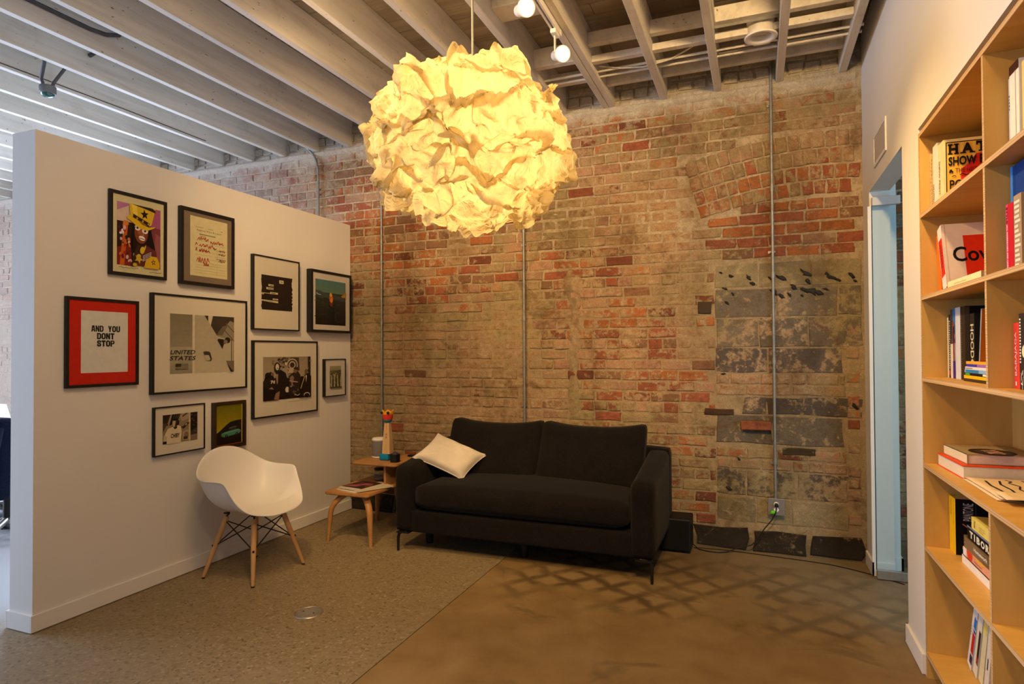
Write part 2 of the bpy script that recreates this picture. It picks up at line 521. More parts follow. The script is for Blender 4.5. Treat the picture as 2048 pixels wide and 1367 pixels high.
# ------------------------------------------------------------------ mesh builder
class MB:
    def __init__(self):
        self.v, self.f, self.m, self.s, self.mats = [], [], [], [], []
        self.M = Matrix()
        self.cur = 0
        self.tint = None
        self.tints = []

    def mat(self, m):
        if m not in self.mats:
            self.mats.append(m)
        self.cur = self.mats.index(m)
        return self

    def add(self, vs, fs, smooth=False):
        o = len(self.v)
        self.v += [self.M @ Vector(p) for p in vs]
        for f in fs:
            self.f.append([i + o for i in f])
            self.m.append(self.cur)
            self.s.append(smooth)
            self.tints.append(self.tint)

    def box(self, lo, hi, ch=0.0):
        x0, y0, z0 = lo
        x1, y1, z1 = hi
        if ch <= 0:
            vs = [(x, y, z) for x in (x0, x1) for y in (y0, y1) for z in (z0, z1)]
            fs = [(0, 1, 3, 2), (4, 6, 7, 5), (0, 4, 5, 1), (2, 3, 7, 6), (0, 2, 6, 4), (1, 5, 7, 3)]
            self.add(vs, fs)
            return self
        bm = bmesh.new()
        bmesh.ops.create_cube(bm, size=1)
        for w in bm.verts:
            w.co = Vector(((w.co.x + .5) * (x1 - x0) + x0, (w.co.y + .5) * (y1 - y0) + y0, (w.co.z + .5) * (z1 - z0) + z0))
        bmesh.ops.bevel(bm, geom=bm.edges[:], offset=ch, segments=2, profile=0.5, affect='EDGES')
        self.bm(bm)
        return self

    def bm(self, bm, smooth=False):
        bm.verts.index_update()
        self.add([w.co.copy() for w in bm.verts], [[w.index for w in f.verts] for f in bm.faces], smooth)
        bm.free()

    def frustum(self, p0, p1, r0, r1, n=16, caps=True):
        p0, p1 = Vector(p0), Vector(p1)
        d = (p1 - p0).normalized()
        a = d.orthogonal().normalized()
        b = d.cross(a)
        vs, fs = [], []
        for p, r in ((p0, r0), (p1, r1)):
            for i in range(n):
                t = 2 * PI * i / n
                vs.append(p + (a * math.cos(t) + b * math.sin(t)) * r)
        for i in range(n):
            j = (i + 1) % n
            fs.append((i, j, n + j, n + i))
        self.add(vs, fs, True)
        if caps:
            self.add(vs, [list(range(n))[::-1], list(range(n, 2 * n))])
        return self

    def tube(self, pts, r, n=10, close=False, caps=True):
        pts = [Vector(p) for p in pts]
        rr = r if isinstance(r, (list, tuple)) else [r] * len(pts)
        vs, fs = [], []
        up = None
        for i, p in enumerate(pts):
            a = pts[i - 1] if i else p
            c = pts[i + 1] if i < len(pts) - 1 else p
            d = (c - a).normalized()
            if up is None:
                up = d.orthogonal().normalized()
            up = (up - d * up.dot(d)).normalized()
            q = d.cross(up)
            for k in range(n):
                t = 2 * PI * k / n
                vs.append(p + (up * math.cos(t) + q * math.sin(t)) * rr[i])
        for i in range(len(pts) - 1):
            for k in range(n):
                j = (k + 1) % n
                fs.append((i * n + k, i * n + j, (i + 1) * n + j, (i + 1) * n + k))
        self.add(vs, fs, True)
        if caps:
            self.add(vs, [list(range(n))[::-1], list(range((len(pts) - 1) * n, len(pts) * n))])
        return self

    def lathe(self, prof, c=(0, 0, 0), n=24, smooth=True):
        """prof: (radius, z) pairs from bottom to top about the z axis at c"""
        vs, fs = [], []
        for r, z in prof:
            for k in range(n):
                t = 2 * PI * k / n
                vs.append((c[0] + r * math.cos(t), c[1] + r * math.sin(t), c[2] + z))
        for i in range(len(prof) - 1):
            for k in range(n):
                j = (k + 1) % n
                fs.append((i * n + k, i * n + j, (i + 1) * n + j, (i + 1) * n + k))
        self.add(vs, fs, smooth)
        return self

    def prism(self, poly, O, U, V, D):
        """a polygon in the plane O + u U + v V, thickened by D"""
        O, U, V, D = map(Vector, (O, U, V, D))
        n = len(poly)
        vs = [O + U * a + V * b for a, b in poly] + [O + U * a + V * b + D for a, b in poly]
        self.add(vs, [list(range(n))[::-1], list(range(n, 2 * n))] + [(i, (i + 1) % n, n + (i + 1) % n, n + i) for i in range(n)])
        return self

    def build(self, name, mat=None, parent=None, sub=0, auto=None):
        me = bpy.data.meshes.new(name)
        off = Vector((0, 0, 0))
        if parent is not None:
            q = parent
            while q is not None:
                off += q.location
                q = q.parent
        me.from_pydata([p - off for p in self.v], [], self.f)
        for m in (self.mats or [mat]):
            me.materials.append(m)
        if self.mats:
            me.polygons.foreach_set('material_index', self.m)
        me.polygons.foreach_set('use_smooth', self.s)
        if any(t is not None for t in self.tints):
            at = me.attributes.new('tint', 'FLOAT_COLOR', 'CORNER')
            buf = []
            for f, t in zip(self.f, self.tints):
                buf += list(t or (0.4, 0.31, 0.2, 0.5)) * len(f)
            at.data.foreach_set('color', buf)
        me.update()
        o = bpy.data.objects.new(name, me)
        COL.objects.link(o)
        if parent is not None:
            o.parent = parent
        if sub:
            s = o.modifiers.new('sub', 'SUBSURF')
            s.levels = s.render_levels = sub
        return o


def thing(name, label, cat, loc=(0, 0, 0), group=None):
    o = bpy.data.objects.new(name, None)
    COL.objects.link(o)
    o.location = loc
    o.empty_display_size = 0.05
    o['label'] = label
    o['category'] = cat
    if group:
        o['group'] = group
    return o


def tag(o, label, cat, group=None):
    o['label'] = label
    o['category'] = cat
    if group:
        o['group'] = group
    return o


def struct(o):
    o['kind'] = 'structure'
    return o


_tc = {}


def glyphs(s, bold=0.0, shear=0.0):
    """outline of a word as flat triangles, normalised to a unit box"""
    k = (s, bold, shear)
    if k not in _tc:
        cu = bpy.data.curves.new('t', 'FONT')
        cu.body = s
        cu.offset = bold
        cu.shear = shear
        cu.resolution_u = 3
        o = bpy.data.objects.new('t', cu)
        me = bpy.data.meshes.new_from_object(o)
        vs = [w.co.xy for w in me.vertices]
        fs = [list(p.vertices) for p in me.polygons]
        x0, x1 = min(p.x for p in vs), max(p.x for p in vs)
        y0, y1 = min(p.y for p in vs), max(p.y for p in vs)
        _tc[k] = ([((p.x - x0) / (x1 - x0), (p.y - y0) / max(1e-6, y1 - y0)) for p in vs], fs)
        bpy.data.objects.remove(o)
        bpy.data.curves.remove(cu)
        bpy.data.meshes.remove(me)
    return _tc[k]


class Print:
    """flat print: coloured shapes on a sheet O + u U + v V (u, v in 0..1), each ink a hair proud of the last"""
    def __init__(self, O, U, V, step=0.00025):
        self.O, self.U, self.V = Vector(O), Vector(U), Vector(V)
        self.n = self.U.cross(self.V).normalized()
        self.mb = MB()
        self.k = 0
        self.step = step

    def P(self, u, v):
        return self.O + self.U * u + self.V * v + self.n * (self.k * self.step)

    def poly(self, pts, c):
        self.k += 1
        self.mb.mat(ink(*c))
        self.mb.add([self.P(u, v) for u, v in pts], [list(range(len(pts)))])

    def rect(self, u0, v0, u1, v1, c):
        self.poly([(u0, v0), (u1, v0), (u1, v1), (u0, v1)], c)

    def ell(self, u, v, a, b, c, n=18, rot=0.0):
        cr, sr = math.cos(rot), math.sin(rot)
        self.poly([(u + a * math.cos(2 * PI * i / n) * cr - b * math.sin(2 * PI * i / n) * sr,
                    v + a * math.cos(2 * PI * i / n) * sr + b * math.sin(2 * PI * i / n) * cr) for i in range(n)], c)

    def line(self, pts, w, c, asp=1.0):
        """w in u units; asp = |U|/|V|"""
        self.k += 1
        self.mb.mat(ink(*c))
        for (a, b), (d, e) in zip(pts, pts[1:]):
            dx, dy = d - a, (e - b) / asp
            l = math.hypot(dx, dy) or 1e-6
            nx, ny = -dy / l * w / 2, dx / l * w / 2 * asp
            self.mb.add([self.P(a + nx, b + ny), self.P(a - nx, b - ny), self.P(d - nx, e - ny), self.P(d + nx, e + ny)], [(0, 1, 2, 3)])

    def text(self, s, u0, v0, u1, v1, c, bold=0.0, shear=0.0):
        self.k += 1
        self.mb.mat(ink(*c))
        vs, fs = glyphs(s, bold, shear)
        self.mb.add([self.P(u0 + (u1 - u0) * a, v0 + (v1 - v0) * b) for a, b in vs], fs)

    def star(self, u, v, a, b, c, rot=0.3):
        self.poly([(u + a * (1 if i % 2 == 0 else 0.42) * math.cos(rot + PI / 2 + PI * i / 5),
                    v + b * (1 if i % 2 == 0 else 0.42) * math.sin(rot + PI / 2 + PI * i / 5)) for i in range(10)], c)

    def grad(self, u0, v0, u1, v1, ca, cb, n=10, horizontal=False):
        for i in range(n):
            t = (i + 0.5) / n
            c = tuple(int(a + (b - a) * t) for a, b in zip(ca, cb))
            if horizontal:
                self.rect(u0 + (u1 - u0) * i / n, v0, u0 + (u1 - u0) * (i + 1) / n, v1, c)
            else:
                self.rect(u0, v0 + (v1 - v0) * i / n, u1, v0 + (v1 - v0) * (i + 1) / n, c)
            self.k -= 1
        self.k += 1

    def build(self, name, parent):
        return self.mb.build(name, None, parent)


def rounded(cx, cy, cz, sx, sy, sz, r, n=10, puff=(0, 0, 0), fn=None):
    """subdivided box with rounded edges; puff swells each axis towards the middle of its faces"""
    bm = bmesh.new()
    bmesh.ops.create_cube(bm, size=2)
    bmesh.ops.subdivide_edges(bm, edges=bm.edges[:], cuts=n, use_grid_fill=True)
    h = Vector((sx / 2, sy / 2, sz / 2))
    for w in bm.verts:
        u = w.co.copy()
        # cluster towards edges
        q = Vector([math.copysign(abs(a) ** 0.7, a) if abs(a) < 1 else a for a in u])
        p = Vector([q[i] * h[i] for i in range(3)])
        inner = Vector([max(-(h[i] - r), min(h[i] - r, p[i])) for i in range(3)])
        d = p - inner
        if d.length > 1e-9:
            p = inner + d.normalized() * min(r, max(abs(x) for x in d) if True else r)
        for i in range(3):
            if puff[i]:
                o = [j for j in range(3) if j != i]
                p[i] += math.copysign(1, u[i]) * (abs(u[i]) ** 2) * puff[i] * (1 - abs(q[o[0]]) ** 2.2) * (1 - abs(q[o[1]]) ** 2.2)
        if fn:
            p = fn(p, q)
        w.co = p + Vector((cx, cy, cz))
    return bm

# ------------------------------------------------------------------ the setting
XP = -3.513      # face of the partition
XR = 0.684       # face of the right-hand wall
YB = 4.80        # mortar face of the brick wall
ZJ = 3.365       # underside of the joists
ZD = 3.615       # underside of the deck

mb = MB()
mb.mat(FLOOR_A).box((-10.6, -5.0, -0.12), (-1.663, 4.95, 0))
mb.mat(FLOOR_B).box((-1.657, -5.0, -0.12), (3.4, 4.95, 0))
mb.mat(MORTAR).box((-10.6, -5.0, -0.2), (3.4, 4.95, -0.10))
struct(mb.build('floor'))

# partition with the pictures
mb = MB().mat(WALL).box((XP - 0.187, 2.083, 0), (XP, YB - 0.012, 2.63))
struct(mb.build('wall_left'))
mb = MB().mat(TRIMP)
mb.box((XP, 2.07, 0.004), (XP + 0.013, YB - 0.012, 0.092), 0.002)
mb.box((XP - 0.187, 2.0702, 0.004), (XP, 2.083, 0.0918))
mb.box((XP - 0.20, 2.07, 0.004), (XP - 0.187, YB - 0.012, 0.092), 0.002)
struct(mb.build('baseboard_left'))

# right-hand wall: pier, door head, far jamb, header over the bookcase
mb = MB().mat(WALL)
for lo, hi in (((XR, 3.245, 0), (0.80, 3.58, ZD)), ((XR, 3.58, 2.465), (0.80, 4.55, ZD)), ((XR, 4.55, 0), (0.80, YB, ZD)),
               ((XR, -5, 2.437), (0.80, 3.245, ZD)), ((XR, -5, 0), (0.80, 0.70, 2.437))):
    mb.box(lo, hi)
struct(mb.build('wall_right'))
mb = MB().mat(TRIMP)
mb.box((XR - 0.014, 3.25, 0.003), (XR, 3.594, 0.092), 0.002)
mb.box((XR - 0.014, 3.58, 0.003), (0.80, 3.594, 0.092), 0.002)
mb.box((XR - 0.014, 4.536, 0.003), (XR, YB - 0.012, 0.092), 0.002)
mb.box((XR - 0.014, 4.536, 0.003), (0.80, 4.55, 0.092), 0.002)
mb.box((XR - 0.014, -4.9, 0.003), (XR, 0.68, 0.092), 0.002)
struct(mb.build('baseboard_right'))

# rest of the shell
struct(MB().mat(WALL).box((-10.75, -5.1, 0), (3.5, -5.0, ZD)).build('wall_front'))
mb = MB().mat(WALL)
mb.box((-10.75, -5, 0), (-10.6, 4.95, 0.7)).box((-10.75, -5, 3.1), (-10.6, 4.95, ZD))
for y in (-5.0, -2.6, -0.2, 2.2, 4.6):
    mb.box((-10.75, y, 0.7), (-10.6, y + 0.35, 3.1))
struct(mb.build('wall_office'))
struct(MB().mat(WALL).box((3.4, -5, 0), (3.5, 4.95, ZD)).build('wall_side'))
mb = MB().mat(WALL).box((0.705, 4.68, 0), (0.857, YB - 0.012, ZD))
mb.mat(TRIMP).box((0.80, 4.667, 0.003), (0.870, 4.68, 0.092)).box((0.857, 4.667, 0.003), (0.870, YB - 0.014, 0.092))
struct(mb.build('wall_pilaster'))

# ---- brick wall
wall = struct(MB().mat(MORTAR).box((-10.75, YB, 0), (3.5, YB + 0.2, ZD)).build('wall_back'))


def cam_px(p):
    d = Vector(p) - Vector((0, 0, 1.45))
    z = d.dot(_f)
    if z <= 0.1:
        return None
    return 1024 + 1236 * d.dot(_r2) / z, 683.5 - 1236 * d.dot(_u2) / z, z


def in_view(p):
    q = cam_px(p)
    if q is None:
        return 0
    x, y, z = q
    if not (0 < x < 2048 and -10 < y < 1367):
        return 0
    if ((x - 937) / 225) ** 2 + ((y - 278) / 200) ** 2 < 1:
        return 0
    if 810 < x < 1340 and 850 < y < 1110:
        return 0
    if p[0] < -3.5 and x > 34 and not (p[2] > 2.66 + (x - 710) * 0.0):
        return 0
    if p[0] > 0.69:
        return 0
    return 1.0 / (z * z)


def brick_verts(w, h, proud, rng, depth=0.06, ch=0.006, rough=0.006):
    """a worn brick in its own u, w frame: irregular front rim, chamfer, sides"""
    hw, hh = w / 2, h / 2
    j = lambda s: rng.uniform(-s, s)
    rim = [(-hw, -hh), (0, -hh), (hw, -hh), (hw, 0), (hw, hh), (0, hh), (-hw, hh), (-hw, 0)]
    out = [(a + j(rough * 0.7), b + j(rough * 0.5)) for a, b in rim]
    vs = [(a, b, depth) for a, b in out] + [(a, b, -proud + ch * 0.8 + j(0.002)) for a, b in out]
    vs += [(a * (1 - 1.4 * ch / hw), b * (1 - 1.4 * ch / hh), -proud + j(0.0025)) for a, b in out]
    vs.append((j(hw * 0.3), j(hh * 0.2), -proud + j(0.003)))
    fs = []
    for i in range(8):
        k = (i + 1) % 8
        fs += [(i, k, 8 + k, 8 + i), (8 + i, 8 + k, 16 + k, 16 + i), (16 + i, 16 + k, 24)]
    return vs, fs


ORANGE, RED, DEEP, BROWN, TANP = (0.37, 0.13, 0.046), (0.29, 0.092, 0.048), (0.17, 0.055, 0.032), (0.22, 0.115, 0.062), (0.36, 0.21, 0.13)
rng = random.Random(11)
pieces = []     # (x, z, angle, w, h, proud, tint, name)


def nz(x, z, s, o=0.0):
    return noise.noise((x * s + o, z * s - o, o * 0.37))


def arch_r(x, z):
    return math.hypot(x - 0.42, z + 0.42)


AR0 = 3.40      # outer radius of the relieving arch; four rings of headers below it
RINGS = [(3.34, 0.118), (3.222, 0.112), (3.11, 0.104), (3.005, 0.100)]


def tint_for(x, z):
    a = nz(x, z, 0.8, 3.1)
    b = nz(x, z, 2.3, 7.7)
    t = rng.random()
    red = 0.5 + 0.45 * a + 0.35 * b
    bias = 0.445 - 0.10 * b
    if x < -2.1 and z > 1.75:
        red += 0.15
        bias -= 0.06
    if x < -1.6 and z < 1.75:
        bias += 0.20
    if -1.3 < x < -0.35 and z > 2.2:
        bias += 0.10
        red -= 0.1
    if -0.5 < x < -0.25 and z < 2.1:
        red += 0.25
        bias -= 0.05
    if x > -0.32 and 2.05 < z < 2.56:
        red, bias = 0.95, 0.26
    if x > -0.45 and z > 2.9:
        bias += 0.08
        red -= 0.1
    if z < 0.2:
        bias = 0.2
        red += 0.2
    if rng.random() < 0.06:
        bias -= 0.45
    if t < red * 0.55:
        c = ORANGE if rng.random() < 0.55 else RED
    elif t < 0.62:
        c = TANP
    elif t < 0.80:
        c = BROWN
    elif t < 0.88:
        c = DEEP
    else:
        c = RED
    k = rng.uniform(0.8, 1.15)
    return (c[0] * k, c[1] * k, c[2] * k, bias + rng.uniform(-0.06, 0.06))


CH = 0.081
row = 0
z = 0.205
blocks = []
while z < 3.60:
    head = row % 6 == 4
    pitch = 0.1085 if head else 0.217
    x = -8.9 + (0.108 if row % 2 else 0.0) + rng.uniform(-0.02, 0.02)
    while x < 1.7:
        w = pitch - 0.013 + rng.uniform(-0.005, 0.005)
        cx = x + pitch / 2
        x += pitch
        if 0.67 < cx < 0.80:
            continue
        if cx > -0.36 and cx < 0.68 and z < 2.07:            # grey block infill
            if not (cx > 0.585 and 0.2 < z < 1.7):
                if cx < -0.26 and cx - w / 2 < -0.30:
                    w2 = -0.292 - (cx - w / 2)
                    if w2 > 0.03:
                        pieces.append((cx - w / 2 + w2 / 2, z, 0, w2, CH - 0.014, 0.007, tint_for(cx, z), 'brick'))
                continue
            cx, w = 0.612, 0.075
        r = arch_r(cx, z)
        if cx > -0.47 and cx < 0.68 and 2.93 < r < 3.415:
            continue
        if -1.405 < cx < -1.33 and 0.95 < z < 2.1:
            w = max(0.06, w - 0.08)
            cx -= 0.04
        pr = 0.006 + 0.004 * nz(cx, z, 3.0) + rng.uniform(-0.002, 0.004) + (rng.uniform(0.002, 0.014) if z > 3.38 else 0)
        tint = tint_for(cx, z)
        pl = nz(cx, z, 1.25, 9.0) + 0.6 * nz(cx, z, 3.1, 4.0) - 0.30
        if cx < -1.7 and z < 1.9:
            pl += 0.32
        if -0.9 < cx < -0.3 and 0.8 < z < 2.2:
            pl += 0.18
        if cx > 0.0 and z > 3.0:
            pl += 0.35
        if cx < -2.0 and z > 2.0:
            pl -= 0.2
        if pl > 0:                                           # plaster left on: the brick face is nearly flush with its joints
            pr = max(0.0015, pr * (1 - 4 * pl))
            tint = tint[:3] + (tint[3] + min(0.5, 0.25 + pl),)
        pieces.append((cx, z + rng.uniform(-0.003, 0.003), rng.uniform(-0.008, 0.008), w, CH - 0.013 + rng.uniform(-0.004, 0.003), pr, tint, 'brick'))
    z += CH
    row += 1
for i, (r, h) in enumerate(RINGS):
    n0 = int(0.92 / 0.077)
    a = -0.262
    k = 0
    while True:
        ang = a + k * (0.079 / r)
        k += 1
        bx, bz = 0.42 + r * math.sin(ang), -0.42 + r * math.cos(ang)
        if bx > 0.655:
            break
        if bx < -0.45:
            continue
        t = tint_for(bx, bz)
        if i >= 2:
            t = tuple(x * y for x, y in zip(ORANGE if rng.random() < .7 else RED, (1, 1, 1))) + (0.40 + rng.uniform(-.1, .1),)
        else:
            t = t[:3] + (0.56 + rng.uniform(-.1, .1),)
        pieces.append((bx, bz, -ang, 0.067 + rng.uniform(-.004, .004), h - 0.012, 0.010 + rng.uniform(-.002, .003), t, 'brick'))
# grey blocks of the walled-up opening, course by course
GREY, GREYD, OLIVE = (0.150, 0.125, 0.092), (0.105, 0.088, 0.078), (0.24, 0.20, 0.12)
for z0, z1, cuts, col, bias in ((1.902, 2.075, (-0.285, 0.02, 0.36, 0.672), OLIVE, 0.42), (1.685, 1.897, (-0.285, 0.13, 0.53, 0.672), GREY, 0.34),
                                (1.470, 1.680, (-0.285, 0.02, 0.33, 0.672), GREY, 0.42), (1.285, 1.465, (-0.285, 0.08, 0.555, 0.575), GREYD, 0.33),
                                (0.985, 1.115, (-0.10, 0.06, 0.30, 0.672), GREYD, 0.34), (0.770, 0.980, (-0.285, 0.10, 0.555, 0.575), GREY, 0.28),
                                (0.395, 0.585, (-0.285, -0.08, 0.25, 0.575), GREYD, 0.50), (0.205, 0.390, (-0.285, -0.02, 0.22, 0.575), OLIVE, 0.45)):
    for a, b in zip(cuts, cuts[1:]):
        if b - a < 0.05:
            continue
        k = rng.uniform(0.8, 1.2)
        pieces.append(((a + b) / 2, (z0 + z1) / 2, 0, b - a - 0.008, z1 - z0 - 0.006, 0.0035 + rng.uniform(0, .002), tuple(c * k for c in col) + (bias + rng.uniform(-.05, .05),), 'stone'))
for zr in (1.160, 1.240, 0.625, 0.705):            # brick courses between the block courses
    x = -0.285
    while x < 0.54:
        w = rng.choice((0.10, 0.205, 0.205))
        if x + w > 0.57:
            w = 0.57 - x
        t = tint_for(x, zr)
        pieces.append((x + w / 2, zr, 0, w - 0.012, 0.068, 0.007, t[:3] + (0.62 if zr > 1 else 0.50,), 'brick'))
        x += w
# dark footing stones
for a, b in ((-3.5, -3.05), (-3.04, -2.62), (-2.6, -2.2), (-2.18, -1.72), (-1.7, -1.28), (-1.26, -0.86), (-0.85, -0.46), (-0.445, -0.065), (-0.045, 0.305), (0.33, 0.672)):
    pieces.append(((a + b) / 2, 0.083, 0, b - a - 0.014, 0.150, 0.010, (0.014, 0.012, 0.010, 0.16 + rng.uniform(0, .12)), 'stone'))
# one brick left standing proud
pieces.append((-0.008, 0.908, 0, 0.205, 0.066, 0.055, RED + (0.05,), 'brick'))
pieces.append((-0.264, 0.997, 0, 0.20, 0.045, 0.012, (0.06, 0.032, 0.018, 0.05), 'brick'))
pieces.append((-0.360, 1.765, 0, 0.10, 0.088, 0.013, (0.055, 0.04, 0.028, 0.05), 'brick'))
pieces.append((0.27, 0.73, 0, 0.21, 0.05, 0.012, (0.05, 0.04, 0.02, 0.2), 'brick'))

order = sorted(range(len(pieces)), key=lambda i: -in_view((pieces[i][0], YB, pieces[i][1])) * pieces[i][3] * pieces[i][4])
single = set()
cnt = {'brick': 0, 'stone': 0}
for i in order:
    nme = pieces[i][7]
    if in_view((pieces[i][0], YB, pieces[i][1])) and cnt[nme] < 295:
        single.add(i)
        cnt[nme] += 1
rest = MB().mat(BRICK)
for i, (x, zz, ang, w, h, pr, tint, nme) in enumerate(pieces):
    vs, fs = brick_verts(w, h, pr, rng, rough=0.026 if zz < 0.1 else 0.014 if nme == 'stone' else 0.007, ch=0.005)
    M = Matrix.Translation((x, YB, zz)) @ Matrix.Rotation(-ang, 4, 'Y')
    M = M @ Matrix(((1, 0, 0, 0), (0, 0, 1, 0), (0, 1, 0, 0), (0, 0, 0, 1)))
    t = rest if i not in single else MB().mat(BRICK)
    t.M = M
    t.tint = tint
    t.add(vs, fs)
    if t is not rest:
        t.build(nme, None, wall)
rest.build('brickwork', None, wall)['kind'] = 'stuff'

# mortar-filled chase, sloppy bearing ledge, black mastic daubs
mb = MB().mat(BRICK)
mb.tint = (0.22, 0.16, 0.09, 0.55)
prev = None
for k in range(15):
    zz = 0.92 + k * 0.085
    hw = 0.030 + 0.022 * nz(zz, 0, 6, 2) + (0.028 if 11 < k < 14 else 0)
    cx = -1.365 + 0.015 * nz(zz, 3, 2, 1)
    cur = [(cx - hw - 0.012, YB, zz), (cx - hw, YB - 0.010, zz), (cx + hw, YB - 0.010, zz), (cx + hw + 0.012, YB, zz)]
    if prev:
        mb.add(prev + cur, [(j, j + 1, 5 + j, 4 + j) for j in range(3)], True)
    prev = cur
mb.build('mortar_chase', None, wall)
mb = MB().mat(BRICK)
mb.tint = (0.45, 0.40, 0.32, 0.7)
prev = None
for k in range(150):
    x = -8.9 + k * 0.0645
    if x > 0.69:
        break
    d = 0.032 + 0.012 * nz(x, 0, 5, 1)
    zt = 3.362
    zb = 3.318 + 0.02 * nz(x, 2, 3, 4)
    cur = [(x, YB, zt), (x, YB - d, zt - 0.006), (x, YB - d * 0.9, zb + 0.012), (x, YB - 0.004, zb - 0.012)]
    if prev:
        mb.add(prev + cur, [(j, j + 1, 5 + j, 4 + j) for j in range(3)], True)
    prev = cur
mb.build('mortar_ledge', None, wall)
mb = MB().mat(plain('black_mastic', (0.018, 0.016, 0.013, 1), 0.8, var=0.3, scale=30))
for px, pz, s in [(-0.24, 2.02, .02), (-0.17, 1.99, .025), (-0.05, 1.975, .03), (-0.02, 1.93, .035), (0.10, 1.96, .03), (0.16, 1.965, .045), (0.33, 1.985, .04), (0.30, 2.01, .02),
                  (0.34, 1.93, .03), (0.46, 1.975, .03), (0.49, 1.95, .035), (0.53, 1.93, .03), (0.61, 1.955, .03), (0.63, 1.92, .02), (-0.21, 1.90, .025), (-0.16, 1.86, .02),
                  (-0.20, 1.80, .025), (0.12, 1.86, .04), (0.17, 1.83, .03), (0.25, 1.89, .035), (0.31, 1.875, .045), (0.36, 1.86, .055), (0.40, 1.85, .04), (0.22, 1.84, .025),
                  (0.45, 1.87, .025), (0.30, 1.83, .02), (-0.23, 1.275, .02), (0.62, 1.06, .03), (-0.20, 0.44, .03), (-0.13, 0.66, .02)]:
    n = 9
    an = rng.uniform(-1.2, -0.3)
    mb.M = Matrix.Translation((px, YB - 0.0135, pz)) @ Matrix.Rotation(-an, 4, 'Y')
    vs = []
    for i in range(n):
        t = 2 * PI * i / n
        q = s * rng.uniform(0.35, 0.95)
        vs.append((q * 1.0 * math.cos(t), 0, q * 0.5 * math.sin(t)))
    vs += [(a * 1.15, 0.008, c * 1.15) for a, b_, c in vs]
    vs.append((0, -0.003, 0))
    mb.add(vs, [(i, (i + 1) % n, 2 * n) for i in range(n)] + [(i, n + i, n + (i + 1) % n, (i + 1) % n) for i in range(n)], True)
mb.build('mastic_daubs', None, wall)['kind'] = 'stuff'

# ---- ceiling: deck, joists, blocking
ceil = struct(MB().mat(DECK).box((-10.75, -5.1, ZD + 0.022), (3.5, 5.0, ZD + 0.12)).build('ceiling'))
y = -0.6
k = 0
while y < 4.79:
    cuts = [-8.8, -5.9 + (k % 3) * 0.9, -2.6 + (k % 4) * 0.55, 0.684]
    for a, b in zip(cuts, cuts[1:]):
        MB().mat(DECK).box((a + 0.002, y + 0.0025, ZD + rng.uniform(0, 0.004)), (b - 0.002, min(y + 0.137, 4.80), ZD + 0.023)).build('plank', None, ceil)
    y += 0.14
    k += 1
mb = MB().mat(DECK)
for k in range(32):
    mb.box((-10.6, -5.0 + k * 0.14, ZD), (0.684, -5.0 + k * 0.14 + 0.137, ZD + 0.022))
mb.build('rear_planks', None, ceil)['kind'] = 'stuff'
JX = [(0.57, .05), (0.17, .05), (-0.25, .05), (-0.64, .055), (-1.065, .092), (-1.44, .05), (-1.85, .05), (-2.26, .05), (-2.67, .05), (-3.08, .05), (-3.52, .05),
      (-3.895, .05), (-4.29, .05), (-4.69, .05), (-5.09, .05), (-5.50, .05), (-6.0, .05), (-6.42, .05), (-6.84, .05), (-7.26, .05), (-7.68, .05), (-8.1, .05), (-8.52, .05)]
for x, w in JX:
    if w > 0.08:
        m2 = MB().mat(JOISTP)
        m2.box((x - w / 2, -5, ZJ), (x - 0.001, YB + 0.02, ZD), 0.004).box((x + 0.001, -5, ZJ + 0.002), (x + w / 2, YB + 0.02, ZD), 0.004)
        m2.build('joist', None, ceil)
    else:
        MB().mat(JOISTP).box((x - w / 2, -5, ZJ), (x + w / 2, YB + 0.02, ZD), 0.004).build('joist', None, ceil)
def block(i, y0, y1, z0, z1):
    """blocking nailed between joist i and the next one to its left"""
    xr = JX[i][0] - JX[i][1] / 2
    xl = JX[i + 1][0] + JX[i + 1][1] / 2
    MB().mat(JOISTP).box((xl, y0, z0), (xr, y1, z1), 0.003).build('blocking', None, ceil)
block(4, 3.27, 3.44, 3.44, 3.50)
block(4, 4.00, 4.05, 3.40, 3.53)
for i in (0, 1, 2, 3):
    block(i, 3.95, 4.00, 3.45 + 0.006 * i, 3.55)
    block(i, 4.05 + 0.01 * (i % 2), 4.10 + 0.01 * (i % 2), 3.40, 3.445)
    block(i, 4.50, 4.54, 3.42, 3.52)
block(4, 4.36, 4.41, 3.42, 3.50)
block(12, 2.76, 2.80, 3.50, 3.60)

# ---- services: conduits, pipes, lights on the ceiling
def conduit(x, z0, z1, couplings, label, extra_top=None):
    t = thing('conduit', label, 'pipe', (x, YB - 0.03, z0))
    pts = [(x, YB - 0.03, z0), (x, YB - 0.03, z1)]
    if extra_top:
        pts = [(x, YB - 0.03, z0)] + extra_top
    MB().mat(STEEL).tube(pts, 0.0105, 12).build('pipe', None, t)
    for z in couplings:
        m = MB().mat(STEEL)
        m.frustum((x, YB - 0.03, z - 0.022), (x, YB - 0.03, z + 0.022), 0.0145, 0.0145, 12)
        m.build('coupling', None, t)
    for z in (z0 + 0.25, (z0 + z1) / 2 + .2, z1 - 0.3):
        m = MB().mat(STEEL)
        m.box((x - 0.03, YB - 0.013, z - 0.008), (x + 0.016, YB - 0.008, z + 0.008))
        m.tube([(x + 0.014 * math.cos(a), YB - 0.03 + 0.014 * math.sin(a), z) for a in [PI * q / 8 - 0.1 for q in range(10)]], 0.004, 6)
        m.build('strap', None, t)
    return t


